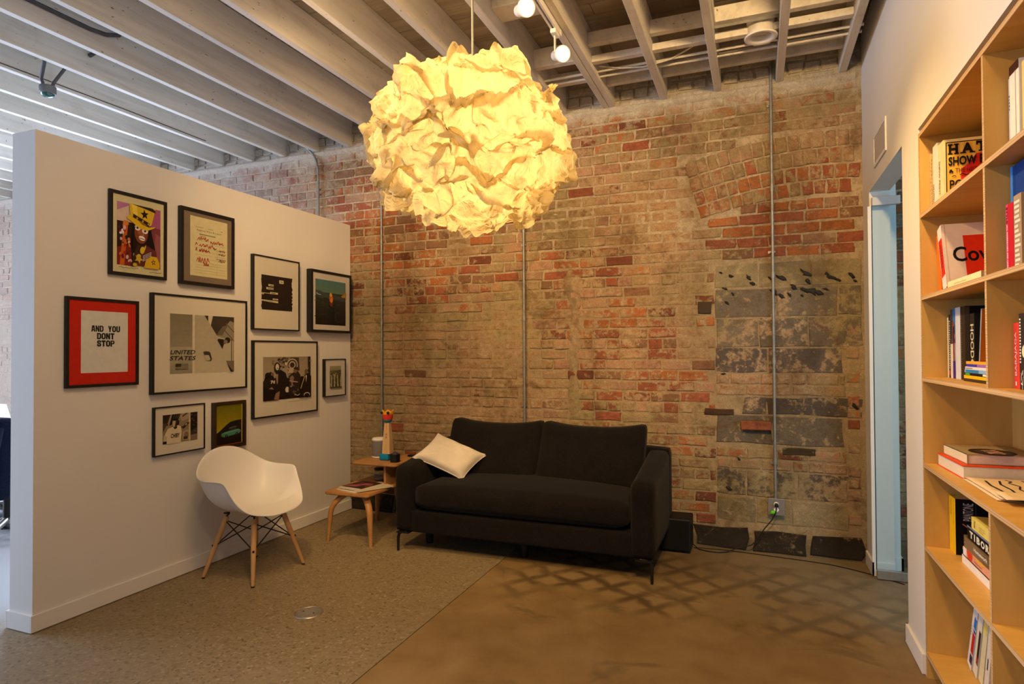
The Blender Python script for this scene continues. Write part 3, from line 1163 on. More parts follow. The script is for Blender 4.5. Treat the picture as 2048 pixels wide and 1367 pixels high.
conduit(-3.160, 0.62, 3.50, (0.93, 1.72, 2.45), 'galvanised steel conduit running up the brick wall beside the picture partition')
conduit(-1.781, 0.75, 3.50, (1.72, 2.45), 'galvanised steel conduit rising from behind the black sofa to the lantern')
conduit(0.112, 0.395, 3.50, (0.66, 1.37, 1.98, 2.6), 'galvanised steel conduit dropping to the wall outlet right of the sofa')
conduit(-3.865, 2.2, 3.30, (2.62,), 'steel conduit bending out of the ceiling above the picture partition',
        [(-3.865, YB - 0.03, 3.12), (-3.87, YB - 0.03, 3.20), (-3.89, YB - 0.03, 3.28), (-3.93, YB - 0.03, 3.345), (-3.985, YB - 0.03, 3.40), (-4.04, YB - 0.04, 3.46)])

t = thing('ceiling_pipe', 'pair of thin pipes running under the deck along the brick wall', 'pipe', (-1.0, 4.2, 3.395))
MB().mat(JOISTP).tube([(-1.95, 4.24, 3.41), (-1.5, 4.24, 3.41), (0.62, 4.22, 3.41)], 0.010, 8).build('pipe', None, t)
MB().mat(JOISTP).tube([(-1.95, 4.32, 3.405), (-1.5, 4.31, 3.405), (0.62, 4.30, 3.405)], 0.010, 8).build('pipe', None, t)
tag(MB().mat(JOISTP).tube([(-1.0, 4.20, 3.43), (-0.86, 4.22, 3.40), (-0.70, 4.23, 3.385), (-0.52, 4.22, 3.40), (-0.42, 4.2, 3.43), (-0.30, 4.15, 3.46)], 0.006, 6).build('cable'),
    'sagging painted cable below the thin ceiling pipes', 'cable')
tag(MB().mat(JOISTP).tube([(-0.20, 3.3, 3.60), (-0.215, 3.5, 3.52), (-0.22, 3.75, 3.47), (-0.22, 3.95, 3.46)], 0.006, 6).build('cable'),
    'thin cable clipped to the joist near the round downlight', 'cable')

# grey flexible conduits on the office side
tag(MB().mat(DARKST).tube([(-3.856, -0.5, 3.475), (-3.856, 1.5, 3.475), (-3.856, 2.60, 3.478), (-3.850, 2.70, 3.488), (-3.835, 2.77, 3.515), (-3.82, 2.80, 3.57)], 0.013, 10).build('conduit'),
    'dark grey conduit running along the side of a white joist', 'pipe')
tag(MB().mat(DARKST).tube([(-4.262, 2.87, 3.505), (-4.15, 2.86, 3.52), (-4.05, 2.85, 3.55)], 0.014, 8).build('conduit'),
    'short grey conduit crossing between two white joists', 'pipe')
tag(MB().mat(BLACKP).tube([(-4.6625, 1.6, 3.39), (-4.6625, 2.6, 3.386), (-4.6625, 3.4, 3.392), (-4.6625, 4.2, 3.384)], 0.0028, 6).build('cable'),
    'thin black wire stapled along a white office joist', 'cable')
t = thing('junction_box', 'round grey junction box hanging from two bent conduits', 'junction box', (-4.52, 2.757, 3.262))
m = MB().mat(plain('cast_grey_box', (0.16, 0.165, 0.165, 1), 0.55, 0.2))
m.lathe([(0.0, 0.055), (0.046, 0.055), (0.050, 0.05), (0.050, 0.006), (0.046, 0.0), (0.0, 0.0)], (-4.52, 2.757, 3.235), 20)
m.build('box', None, t)
m = MB().mat(plain('green_glass_lens', (0.02, 0.10, 0.09, 1), 0.15, spec=0.6))
m.lathe([(0.042, 0.0), (0.036, -0.014), (0.018, -0.022), (0.0, -0.024)], (-4.52, 2.757, 3.235), 18)
m.build('lens', None, t)
for dx, dy in ((-0.012, -0.035), (0.012, 0.035)):
    m = MB().mat(DARKST)
    m.tube([(-4.52 + dx * 0.5, 2.757 + dy * 0.6, 3.285), (-4.52 + dx, 2.757 + dy, 3.33), (-4.46 - dx, 2.757 + dy * 1.9, 3.41), (-4.40, 2.757 + dy * 2.6, 3.50), (-4.36, 2.757 + dy * 2.8, 3.58)], 0.011, 8)
    m.build('conduit', None, t)

# round downlight can
t = thing('recessed_downlight', 'round unlit white downlight hung between joists near the brick wall', 'light', (0.043, 4.09, 3.37))
m = MB().mat(WHITEM)
m.lathe([(0.062, 0.012), (0.066, 0.006), (0.090, 0.0), (0.096, 0.002), (0.097, 0.008), (0.088, 0.012), (0.080, 0.012)], (0.043, 4.09, 3.372), 32)
m.build('trim_ring', None, t)
m = MB().mat(WHITEM)
m.lathe([(0.064, 0.008), (0.058, 0.05), (0.050, 0.075), (0.0, 0.078)], (0.043, 4.09, 3.372), 28)
m.build('reflector', None, t)
m = MB().mat(JOISTP)
m.lathe([(0.082, 0.012), (0.082, 0.15), (0.076, 0.165), (0.0, 0.17)], (0.043, 4.09, 3.372), 24)
m.box((0.0, 4.16, 3.40), (0.10, 4.25, 3.48), 0.006)
m.build('can', None, t)
for dy in (-0.10, 0.075):
    MB().mat(STEEL).box((-0.224, 4.09 + dy - 0.012, 3.43), (0.144, 4.09 + dy - 0.008, 3.448)).build('hanger_bar', None, t)
m = MB().mat(JOISTP)
m.tube([(0.02, 4.02, 3.53), (0.0, 3.9, 3.57), (-0.02, 3.6, 3.60)], 0.008, 8)
m.build('whip', None, t)

# lighting track with two heads in view
XT = -1.085
t = thing('light_track', 'white track rail screwed under the doubled ceiling joist', 'track', (XT, 1.0, ZJ - 0.04))
m = MB().mat(WHITEM)
m.box((XT - 0.018, -4.5, ZJ - 0.036), (XT - 0.006, 3.50, ZJ - 0.002)).box((XT + 0.006, -4.5, ZJ - 0.036), (XT + 0.018, 3.50, ZJ - 0.002)).box((XT - 0.006, -4.5, ZJ - 0.012), (XT + 0.006, 3.50, ZJ - 0.002))
m.build('rail', None, t)
MB().mat(BLACKP).box((XT - 0.0058, -4.5, ZJ - 0.016), (XT + 0.0058, 3.43, ZJ - 0.0125)).build('slot', None, t)
MB().mat(WHITEM).box((XT - 0.02, 3.50, ZJ - 0.038), (XT + 0.02, 3.525, ZJ - 0.001), 0.002).build('end_cap', None, t)


def track_head(y, zc, aim, label):
    t = thing('track_light', label, 'spotlight', (XT, y, ZJ - 0.036), 'lit heads on the ceiling track')
    m = MB().mat(WHITEM)
    m.box((XT - 0.017, y - 0.05, ZJ - 0.062), (XT + 0.017, y + 0.03, ZJ - 0.0365), 0.003)
    m.build('adapter', None, t)
    d = Vector(aim).normalized()
    c = Vector((XT + (0.02 if y > 3.2 else -0.02), y, zc))
    m = MB().mat(WHITEM)
    side = d.cross(Vector((0, 0, 1))).normalized()
    m.box((XT - 0.006, y - 0.012, zc - 0.02), (XT + 0.0, y + 0.012, ZJ - 0.06), 0.001)
    m.build('arm', None, t)
    m = MB().mat(WHITEM)
    q = d.to_track_quat('Z', 'Y').to_matrix().to_4x4()
    m.M = Matrix.Translation(c) @ q
    m.lathe([(0.0, -0.055), (0.024, -0.055), (0.030, -0.048), (0.030, 0.0), (0.034, 0.004), (0.046, 0.045), (0.047, 0.06), (0.043, 0.06), (0.040, 0.05)], (0, 0, 0), 24)
    m.build('lamp_shade', None, t)
    m = MB().mat(LENS)
    m.M = Matrix.Translation(c) @ q
    m.lathe([(0.041, 0.052), (0.03, 0.057), (0.0, 0.060)], (0, 0, 0), 24)
    m.build('bulb', None, t)
    return t


track_head(3.46, 3.19, (0.70, -0.75, -0.35), 'lit white spotlight head near the end of the track, above the lantern')
track_head(2.96, 3.21, (0.70, -0.75, -0.35), 'lit white spotlight head cut by the top of the picture')

# return-air grille over the glass door
t = thing('vent_grille', 'white return-air grille in the wall above the glass door', 'vent', (XR, 4.14, 2.65))
m = MB().mat(WALL)
for lo, hi in (((XR - 0.008, 3.952, 2.557), (XR, 3.975, 2.750)), ((XR - 0.008, 4.305, 2.557), (XR, 4.328, 2.750)), ((XR - 0.008, 3.975, 2.557), (XR, 4.305, 2.577)), ((XR - 0.008, 3.975, 2.730), (XR, 4.305, 2.750))):
    m.box(lo, hi, 0.002)
m.build('frame', None, t)
VENTC = plain('vent_enamel', (0.62, 0.56, 0.50, 1), 0.6, var=0.02)
m = MB().mat(VENTC)
m.box((XR - 0.003, 3.975, 2.577), (XR - 0.0002, 4.305, 2.730))
for k in range(15):
    zz = 2.580 + k * 0.010
    m.box((XR - 0.0055, 3.976, zz), (XR - 0.003, 4.304, zz + 0.0065))
m.build('louvers', None, t)

# ------------------------------------------------------------------ frameless glass door, swung into the next room
DY = 4.487
t = struct(thing('door_1', 'frameless glass door standing open against the side-room wall', 'door', (0.69, DY, 0)))
del t['label'], t['category']
m = MB().mat(DOORGLASS).box((0.692, DY, 0.055), (1.53, DY + 0.012, 2.37))
m.build('pane', None, t)
MB().mat(BRUSHED).box((0.690, DY - 0.008, 0.006), (1.53, DY + 0.022, 0.062), 0.002).build('bottom_rail', None, t)
MB().mat(plain('satin_grey', (0.50, 0.49, 0.50, 1), 0.5, var=0.03)).box((0.690, DY - 0.010, 2.362), (0.845, DY + 0.024, 2.415), 0.002).build('top_patch', None, t)
MB().mat(BLACKM).box((0.687, DY + 0.002, 0.062), (0.691, DY + 0.010, 2.362)).build('seal', None, t)
struct(MB().mat(TRIMP).box((0.672, 4.536, 0.092), (0.70, 4.552, 2.37), 0.002).build('trim_1'))

# ------------------------------------------------------------------ the plywood bookcase
XBK = 1.005      # its back
t = thing('bookcase', 'large birch plywood bookcase built into the right-hand wall', 'bookcase', (XR, 2.0, 0.0))
TH = 0.018
ZS = [0.115, 0.58, 0.945, 1.325, 1.685, 2.05, 2.437]
Y1, Y0 = 3.243, 0.702
def board(name, lo, hi, mat, ea):
    """a sheet with its front edge (the face towards -x) showing the plies"""
    m = MB().mat(mat).box(lo, hi)
    b = m.build(name, None, t)
    e = MB().mat(PLYEDGE)
    x = lo[0] - 0.0006
    e.add([(x, lo[1], lo[2]), (x, hi[1], lo[2]), (x, hi[1], hi[2]), (x, lo[1], hi[2])], [(0, 3, 2, 1)])
    e.build('edge_band', None, b)
    return b
board('side_panel', (XR, Y1 - TH, 0.0), (XBK, Y1, 2.415), PLYV, 0)
board('side_panel', (XR, Y0, 0.0), (XBK, Y0 + TH, 2.415), PLYV, 0)
board('top_panel', (XR, Y0 + TH, 2.395), (XBK, Y1 - TH, 2.413), PLY, 0)
for zz in ZS[:-1]:
    board('shelf', (XR, Y0 + TH, zz - TH), (XBK, Y1 - TH, zz), PLY, 0)
for i, (za, zb) in enumerate(zip(ZS, ZS[1:])):
    if i == 2:
        continue
    for yy in (2.392, 1.542):
        board('divider', (XR + 0.001, yy, za), (XBK, yy + TH, (zb - TH) if i < 5 else 2.395), PLYV, 0)
MB().mat(PLYV).box((XBK, Y0, 0.0), (XBK + 0.012, Y1, 2.415)).build('back_panel', None, t)
MB().mat(PLY).box((XR + 0.07, Y0 + TH, 0.0), (XR + 0.085, Y1 - TH, 0.097)).build('plinth', None, t)

BOOKCASE_N = [0]


def book(x, ya, yb, z, h, d, cover, label, pages=True, spine=None, front=None, lean=0.0, cat='book', name='book', group=None, soft=False):
    """standing book: spine at x facing the room, from ya (far) down to yb; front = cover facing -y"""
    t = thing(name, label, cat, (x, (ya + yb) / 2, z), group)
    yp = yb if lean >= 0 else ya
    M = Matrix.Translation((x, yp, z)) @ Matrix.Rotation(lean, 4, 'X') @ Matrix.Translation((-x, -yp, -z))
    b = 0.0006 if soft else min(0.003, (ya - yb) * 0.16)
    m = MB().mat(cover)
    m.M = M
    m.box((x, yb, z), (x + b * 1.2, ya, z + h), 0.0005 if soft else 0.001)
    m.box((x + b, yb, z), (x + d, yb + b, z + h))
    m.box((x + b, ya - b, z), (x + d, ya, z + h))
    m.build('cover', None, t)
    e = 0.0 if soft else 0.003
    m = MB().mat(PAPER)
    m.M = M
    m.box((x + b, yb + b, z + e + 0.0005), (x + d - e - .0005, ya - b, z + h - e - .0005))
    m.build('pages', None, t)
    R = M.to_3x3()
    if spine:
        p = Print(M @ Vector((x - 0.0004, ya, z)), R @ Vector((0, -(ya - yb), 0)), R @ Vector((0, 0, h)))
        spine(p)
        p.build('spine_print', t)
    if front:
        p = Print(M @ Vector((x, yb - 0.0004, z)), R @ Vector((d, 0, 0)), R @ Vector((0, 0, h)))
        front(p)
        p.build('cover_print', t)
    return t


def flat_book(x, ya, yb, z, h, d, cover, label, spine=None, top=None, M=None, cat='book', pages_front=False, soft=False, name='book'):
    """book lying flat, spine (or fore-edge) towards the room"""
    t = thing(name, label, cat, (x, (ya + yb) / 2, z))
    M = M or Matrix()
    b = 0.0006 if soft else min(0.003, h * 0.15)
    m = MB().mat(cover)
    m.M = M
    m.box((x, yb, z), (x + d, ya, z + b))
    m.box((x, yb, z + h - b), (x + d, ya, z + h))
    if not pages_front:
        m.box((x, yb, z + b), (x + b, ya, z + h - b))
    m.build('cover', None, t)
    m = MB().mat(PAPER)
    m.M = M
    m.box((x + (0.004 if pages_front else b), yb + 0.003, z + b), (x + d - 0.003, ya - 0.003, z + h - b))
    m.build('pages', None, t)
    R = M.to_3x3()
    if spine:
        p = Print(M @ Vector((x - 0.0004, ya, z)), R @ Vector((0, -(ya - yb), 0)), R @ Vector((0, 0, h)))
        spine(p)
        p.build('spine_print', t)
    if top:
        p = Print(M @ Vector((x, ya, z + h + 0.0004)), R @ Vector((0, -(ya - yb), 0)), R @ Vector((d, 0, 0)))
        top(p)
        p.build('cover_print', t)
    return t


def vtext(p, s, v0, v1, u0, u1, c, bold=0.0, up=False):
    """lettering along a spine: reads downwards, or upwards with up"""
    vs, fs = glyphs(s, bold)
    p.k += 1
    p.mb.mat(ink(*c))
    if up:
        p.mb.add([p.P(u1 - (u1 - u0) * b, v0 + (v1 - v0) * a) for a, b in vs], fs)
    else:
        p.mb.add([p.P(u0 + (u1 - u0) * b, v1 - (v1 - v0) * a) for a, b in vs], fs)


def bars(p, v0, v1, u0, u1, n, c, seed=1):
    """rows of type too small to read"""
    r = random.Random(seed)
    for k in range(n):
        a = v0 + (v1 - v0) * k / n
        p.rect(u0 + r.uniform(0, .1) * (u1 - u0), a, u1 - r.uniform(0, .4) * (u1 - u0), a + (v1 - v0) / n * 0.55, c)
        p.k -= 1
    p.k += 1


K = (18, 14, 12)
# --- top shelf, left bay (z 2.05)
z = ZS[5]
xs = 0.722
book(xs, 3.222, 3.207, z, 0.262, 0.22, ink(205, 175, 130), 'thin tan spine leaning at far left of the top shelf', lean=-0.01,
     spine=lambda p: bars(p, .1, .9, .3, .7, 12, (150, 110, 70)), soft=True)
book(xs, 3.203, 3.180, z, 0.252, 0.22, ink(196, 160, 80), 'slim ochre spine on the top shelf beside the white one', spine=lambda p: bars(p, .05, .95, .3, .7, 14, (120, 90, 50)), soft=True)
book(xs, 3.173, 3.102, z, 0.278, 0.25, ink(222, 208, 182), 'thick off-white book on the top shelf', spine=lambda p: bars(p, .05, .42, .05, .3, 12, (120, 100, 70)))


def hat_cover(p):
    p.rect(0, 0, 1, 1, (232, 208, 140))
    p.rect(.035, 0, 1, .955, K)
    p.rect(.05, 0, 1, .94, (236, 176, 62))
    for k in range(7):
        a = 0.05 + k * 0.17
        p.poly([(a + .02, .56), (a + .05, .56), (a - .03 + .1, .93), (a - .08 + .1, .93)], (240, 190, 88))
    p.poly([(.24, 0.36), (1, .36), (1, .80), (.46, .74), (.36, .60), (.25, .52)], (205, 40, 28))

    def slab(u, v, w, h, ch):
        p.text(ch, u, v, u + w, v + h, K, 0.045)
        if ch == 'H':
            for a in (u - .012, u + w * .58):
                for b in (v, v + h * .86):
                    p.rect(a, b, a + w * .50, b + h * .14, K)
        if ch == 'A':
            p.rect(u - .02, v, u + w * .36, v + h * .13, K)
            p.rect(u + w * .66, v, u + w + .02, v + h * .13, K)
        if ch == 'T':
            p.rect(u + w * .2, v, u + w * .8, v + h * .14, K)
            p.rect(u - .005, v + h * .62, u + w * .14, v + h, K)
    slab(.075, .755, .13, .165, 'H')
    slab(.255, .755, .165, .165, 'A')
    slab(.46, .765, .14, .165, 'T')
    slab(.645, .765, .14, .165, 'C')
    slab(.82, .765, .14, .165, 'H')
    p.text('SHOW', .065, .575, .46, .715, K, 0.035)
    p.text('PRINT', .50, .58, .93, .72, K, 0.035)
    p.rect(.07, .475, .13, .49, K)
    p.rect(.08, .49, .115, .515, K)
    p.ell(.083, .472, .012, .012, K, 8)
    p.ell(.117, .472, .012, .012, K, 8)
    p.text('THE HISTORY', .16, .46, .62, .53, (96, 20, 14), 0.01)
    p.text('OF', .68, .46, .76, .53, K, 0.01)
    p.line([(.11, .40), (.14, .42), (.17, .40)], .012, K)
    p.line([(.22, .42), (.26, .44), (.31, .41), (.38, .43)], .014, K)
    p.text('A', .42, .39, .47, .44, K, .01)
    p.text('POSTER', .075, .20, .60, .35, K, 0.02)
    p.text('SHOP', .64, .20, .95, .35, K, 0.02)


book(xs + 0.002, 3.094, 3.020, z, 0.262, 0.245, ink(226, 202, 142), 'yellow book with heavy black wood-type lettering and red blot, top shelf',
     front=hat_cover, spine=lambda p: (vtext(p, 'SHOW PRINT', .18, .72, .10, .34, (60, 30, 20)), p.rect(.08, .08, .4, .12, (190, 40, 30))))

# --- second shelf, left bay (z 1.685)
z = ZS[4]


def cov_front(p):
    p.rect(0, 0, 1, 1, (222, 196, 172))
    p.rect(.04, 0, .055, 1, (196, 168, 146))
    p.poly([(.30, .10), (1, .10), (1, .80), (.30, .80)], (214, 44, 16))
    p.text('Cover', .13, .38, .92, .62, K, 0.02)


def cov_spine(p):
    p.rect(0, 0, 1, 1, (230, 205, 180))
    p.rect(.08, .2, .92, .80, (205, 40, 20))
    bars(p, .35, .74, .3, .7, 9, (120, 30, 20))


book(0.742, 3.200, 3.150, z, 0.262, 0.235, ink(240, 110, 20), 'orange book standing behind the white and red one', lean=-0.12)
book(0.715, 3.010, 2.952, z + 0.0005, 0.275, 0.235, ink(226, 200, 178), 'white book with a red square on its cover, leaning on second shelf', lean=-0.30, front=cov_front, spine=cov_spine)
flat_book(0.694, 2.86, 2.475, z + 0.0005, 0.024, 0.017, ink(236, 214, 150), 'narrow cream booklet lying along the second shelf edge', spine=lambda p: bars(p, .3, .7, .2, .8, 1, (205, 180, 120)), soft=True)

# --- third shelf, left bay (z 1.325)
z = ZS[3]
xs = 0.775
book(xs, 3.214, 3.196, z, 0.262, 0.2, ink(214, 196, 150), 'thin cream paperback at far left of the third shelf', soft=True)
book(xs, 3.192, 3.166, z, 0.272, 0.2, ink(24, 20, 18), 'black paperback with white lettering near left of the third shelf', spine=lambda p: (bars(p, .15, .92, .3, .8, 22, (220, 205, 170)), p.rect(.2, .05, .8, .12, (200, 60, 30))))
book(xs, 3.163, 3.130, z, 0.292, 0.2, ink(186, 170, 140), 'grey spine with dark block letters on the third shelf',
     spine=lambda p: (p.rect(0, .5, 1, 1, (70, 62, 54)), bars(p, .58, .90, .35, .95, 8, (20, 16, 14)), p.rect(0, 0, 1, .5, (216, 200, 170))))


def multi(p):
    p.rect(0, .68, 1, 1, (30, 110, 170))
    p.rect(0, .5, 1, .68, (24, 80, 150))
    p.ell(.5, .60, .4, .05, (225, 225, 215))
    p.ell(.5, .60, .22, .03, (24, 80, 150))
    p.rect(0, .25, 1, .5, (240, 205, 180))
    p.line([(.2, .46), (.7, .40), (.3, .36), (.8, .30)], .12, (210, 50, 30), 6)
    p.rect(0, 0, 1, .25, (60, 24, 130))


book(xs, 3.126, 3.097, z, 0.297, 0.2, ink(226, 210, 180), 'spine banded blue, peach and purple on the third shelf', spine=multi)
book(xs, 3.093, 3.030, z, 0.297, 0.21, ink(206, 200, 192), 'tall pale grey glossy book on the third shelf')
book(xs, 3.024, 2.964, z, 0.297, 0.22, ink(46, 34, 24), 'thick dark brown book on the third shelf', spine=lambda p: bars(p, .08, .92, .12, .3, 26, (120, 95, 40)))
book(xs, 2.960, 2.908, z, 0.292, 0.22, ink(14, 11, 10), 'plain thick black book on the third shelf')
book(xs, 2.903, 2.852, z, 0.262, 0.20, ink(30, 26, 22), 'black book lettered in outlined white capitals on the third shelf',
     spine=lambda p: (vtext(p, 'HOOD', .34, .84, .12, .88, (205, 190, 140), .02), p.poly([(.15, .30), (.5, .33), (.85, .30), (.5, .16)], (205, 190, 140)), p.poly([(.38, .27), (.5, .29), (.62, .27), (.5, .22)], (30, 26, 22))))


def sleeve_front(p):
    p.rect(0, 0, 1, 1, (176, 96, 18))
    r = random.Random(4)
    for k in range(16):
        a = .25 + .02 * k
        v = .42 + .018 * k
        p.line([(.2 + r.uniform(0, .1), v), (.5, v + .05), (.75 + r.uniform(0, .2), v + .1)], .012, (96, 48, 10))
    p.rect(.62, .80, .66, .93, (96, 48, 10))


book(0.77, 2.800, 2.788, z, 0.275, 0.19, ink(150, 150, 146), 'orange-brown record sleeve leaning in clear plastic on the third shelf', lean=0.16, front=sleeve_front, name='record_sleeve', cat='record', soft=True)
zc = z
for h, ya, yb, c, lab, sp in ((0.011, 2.905, 2.560, (58, 44, 30), 'dark brown disc case at the bottom of the small stack on third shelf', None),
                              (0.012, 2.900, 2.560, (240, 176, 10), 'bright yellow disc case in the small stack on third shelf', None),
                              (0.010, 2.885, 2.555, (20, 18, 16), 'black disc case with green and white print in the small stack', lambda p: (p.rect(.02, .15, .18, .85, (80, 170, 40)), p.rect(.62, .2, .98, .9, (230, 220, 200)))),
                              (0.012, 2.890, 2.560, (130, 170, 190), 'pale blue disc case in the small stack on third shelf', lambda p: p.rect(.05, .1, .5, .9, (40, 120, 160))),
                              (0.010, 2.882, 2.560, (228, 210, 190), 'off-white disc case in the small stack on third shelf', lambda p: bars(p, .3, .8, .02, .4, 1, (90, 70, 60))),
                              (0.010, 2.868, 2.560, (150, 100, 160), 'purple disc case near the top of the small stack', lambda p: p.rect(.0, .1, .4, .9, (60, 50, 150))),
                              (0.010, 2.872, 2.560, (228, 160, 40), 'amber disc case on top of the small stack', None)):
    flat_book(0.752, ya, yb, zc, h, 0.135, ink(*c), lab, spine=sp, cat='disc case', name='disc_case', soft=True)
    zc += h + 0.0004

# --- counter bay (z 0.945)
z = ZS[2]
Mo = Matrix.Translation((0.74, 2.88, 0)) @ Matrix.Rotation(0.03, 4, 'Z') @ Matrix.Translation((-0.74, -2.88, 0))
flat_book(0.738, 3.205, 2.880, z, 0.052, 0.255, ink(222, 66, 12), 'large orange-covered book at the bottom of the counter stack', M=Mo, pages_front=True)


def oval(p):
    p.ell(.72, .48, .34, .34, (30, 20, 16), 28)
    p.ell(.72, .48, .26, .26, (60, 44, 34), 28)
    for k in range(3):
        u = .50 + k * .12
        p.poly([(u, .62), (u + .03, .62), (u + .10, .36), (u + .07, .36)], (232, 180, 150))
        p.poly([(u + .05, .60), (u + .09, .56), (u + .09, .50), (u + .05, .52)], (214, 120, 100))
    p.ell(.90, .48, .055, .13, (232, 180, 150))
    p.ell(.905, .48, .035, .09, (60, 44, 34))
    p.line([(.04, 0), (.04, 1)], .008, (70, 60, 44))
    p.line([(.09, 0), (.09, 1)], .004, (110, 94, 70))
    bars(p, .2, .8, .12, .16, 8, (120, 104, 78))


Mt = Matrix.Translation((0.76, 2.9, 0)) @ Matrix.Rotation(0.05, 4, 'Z') @ Matrix.Translation((-0.76, -2.9, 0))
flat_book(0.764, 3.185, 2.918, z + 0.0525, 0.040, 0.225, ink(160, 136, 96), 'olive-brown book with a dark oval emblem on top of the counter stack', M=Mt,
          top=oval, spine=lambda p: (p.rect(0, .08, 1, .92, (226, 208, 160)), p.rect(0, .93, 1, 1, (60, 50, 36))))


def loose_paper(name, label, x0, y0, x1, y1, z, mat, sag, seed, lines=None):
    t = thing(name, label, 'paper', ((x0 + x1) / 2, (y0 + y1) / 2, z))
    m = MB().mat(mat)
    nx, ny = 8, 12
    vs, fs = [], []
    for i in range(nx + 1):
        for j in range(ny + 1):
            x, y = x0 + (x1 - x0) * i / nx, y0 + (y1 - y0) * j / ny
            vs.append((x, y, z + 0.0015 + sag * (0.5 + 0.5 * noise.noise((x * 9, y * 7, seed)))))
    o = (nx + 1) * (ny + 1)
    vs += [(a, b, c - 0.0014) for a, b, c in vs]
    for i in range(nx):
        for j in range(ny):
            a = i * (ny + 1) + j
            fs += [(a, a + ny + 1, a + ny + 2, a + 1), (o + a, o + a + 1, o + a + ny + 2, o + a + ny + 1)]
    rim = [(i * (ny + 1), (i + 1) * (ny + 1)) for i in range(nx)] + [(i * (ny + 1) + ny, (i + 1) * (ny + 1) + ny) for i in range(nx)] + [(j, j + 1) for j in range(ny)] + [(nx * (ny + 1) + j, nx * (ny + 1) + j + 1) for j in range(ny)]
    fs += [(a, b, o + b, o + a) for a, b in rim]
    m.add(vs, fs, True)
    m.build('sheet', None, t)
    if lines:
        for pts, w in lines:
            g = MB().mat(ink(30, 20, 14))
            for (a, b), (c, d) in zip(pts, pts[1:]):
                P = lambda u, v: Vector((x0 + (x1 - x0) * v, y1 + (y0 - y1) * u, z + 0.0028 + sag * (0.5 + 0.5 * noise.noise(((x0 + (x1 - x0) * v) * 9, (y1 + (y0 - y1) * u) * 7, seed)))))
                A, B = P(a, b), P(c, d)
                s = (B - A).cross(Vector((0, 0, 1))).normalized() * w
                g.add([A + s, A - s, B - s, B + s], [(0, 1, 2, 3)])
            g.build('drawing', None, t)
    return t


NEWS = plain('newsprint', (0.70, 0.56, 0.36, 1), 0.85, var=0.06, scale=12)
loose_paper('poster_paper', 'folded cream newsprint under the drawing on the counter', 0.735, 2.50, 0.985, 2.872, z + 0.0005, NEWS, 0.004, 2.0)
loose_paper('poster_paper', 'cream sheet with long black brush lines on the counter', 0.742, 2.485, 0.975, 2.862, z + 0.007, NEWS, 0.006, 5.0,
            [([(.06, .50), (.12, .56), (.2, .48), (.35, .55), (.5, .47), (.75, .5), (.95, .48)], 0.0028), ([(.12, .40), (.3, .33), (.55, .34), (.9, .28)], 0.0035),
             ([(.15, .20), (.4, .16), (.7, .18), (.95, .12)], 0.004), ([(.05, .72), (.3, .78), (.5, .70), (.85, .75)], 0.003), ([(.1, .88), (.5, .92), (.9, .87)], 0.003)])
loose_paper('poster_paper', 'rolled-edge cream sheet nearest the front of the counter stack', 0.74, 2.43, 0.96, 2.55, z + 0.016, NEWS, 0.012, 9.0)

# --- lower bay (z 0.58)
z = ZS[1]


def pantone(p):
    p.rect(0, 0, 1, 1, (8, 7, 10))
    vtext(p, 'PANTONE', .62, .93, .13, .31, (206, 190, 176), 0, True)
    p.rect(.345, .64, .352, .93, (90, 80, 74))
    p.poly([(.62, .86), (.70, .93), (.80, .92), (.86, .96), (.84, .86), (.74, .82), (.66, .80)], (30, 80, 170))
    p.poly([(.66, .88), (.74, .90), (.70, .84)], (70, 130, 220))
    p.line([(.12, .56), (.26, .47)], .02, (200, 110, 60))
    p.poly([(.24, .47), (.40, .55), (.47, .52), (.44, .45), (.32, .42)], (196, 96, 60))
    p.ell(.40, .50, .05, .035, (222, 150, 110))
    p.line([(.78, .74), (1, .66)], .03, (140, 60, 24))
    p.ell(.18, .15, .07, .035, (206, 160, 60))
    p.rect(.11, .115, .25, .13, (206, 160, 60))


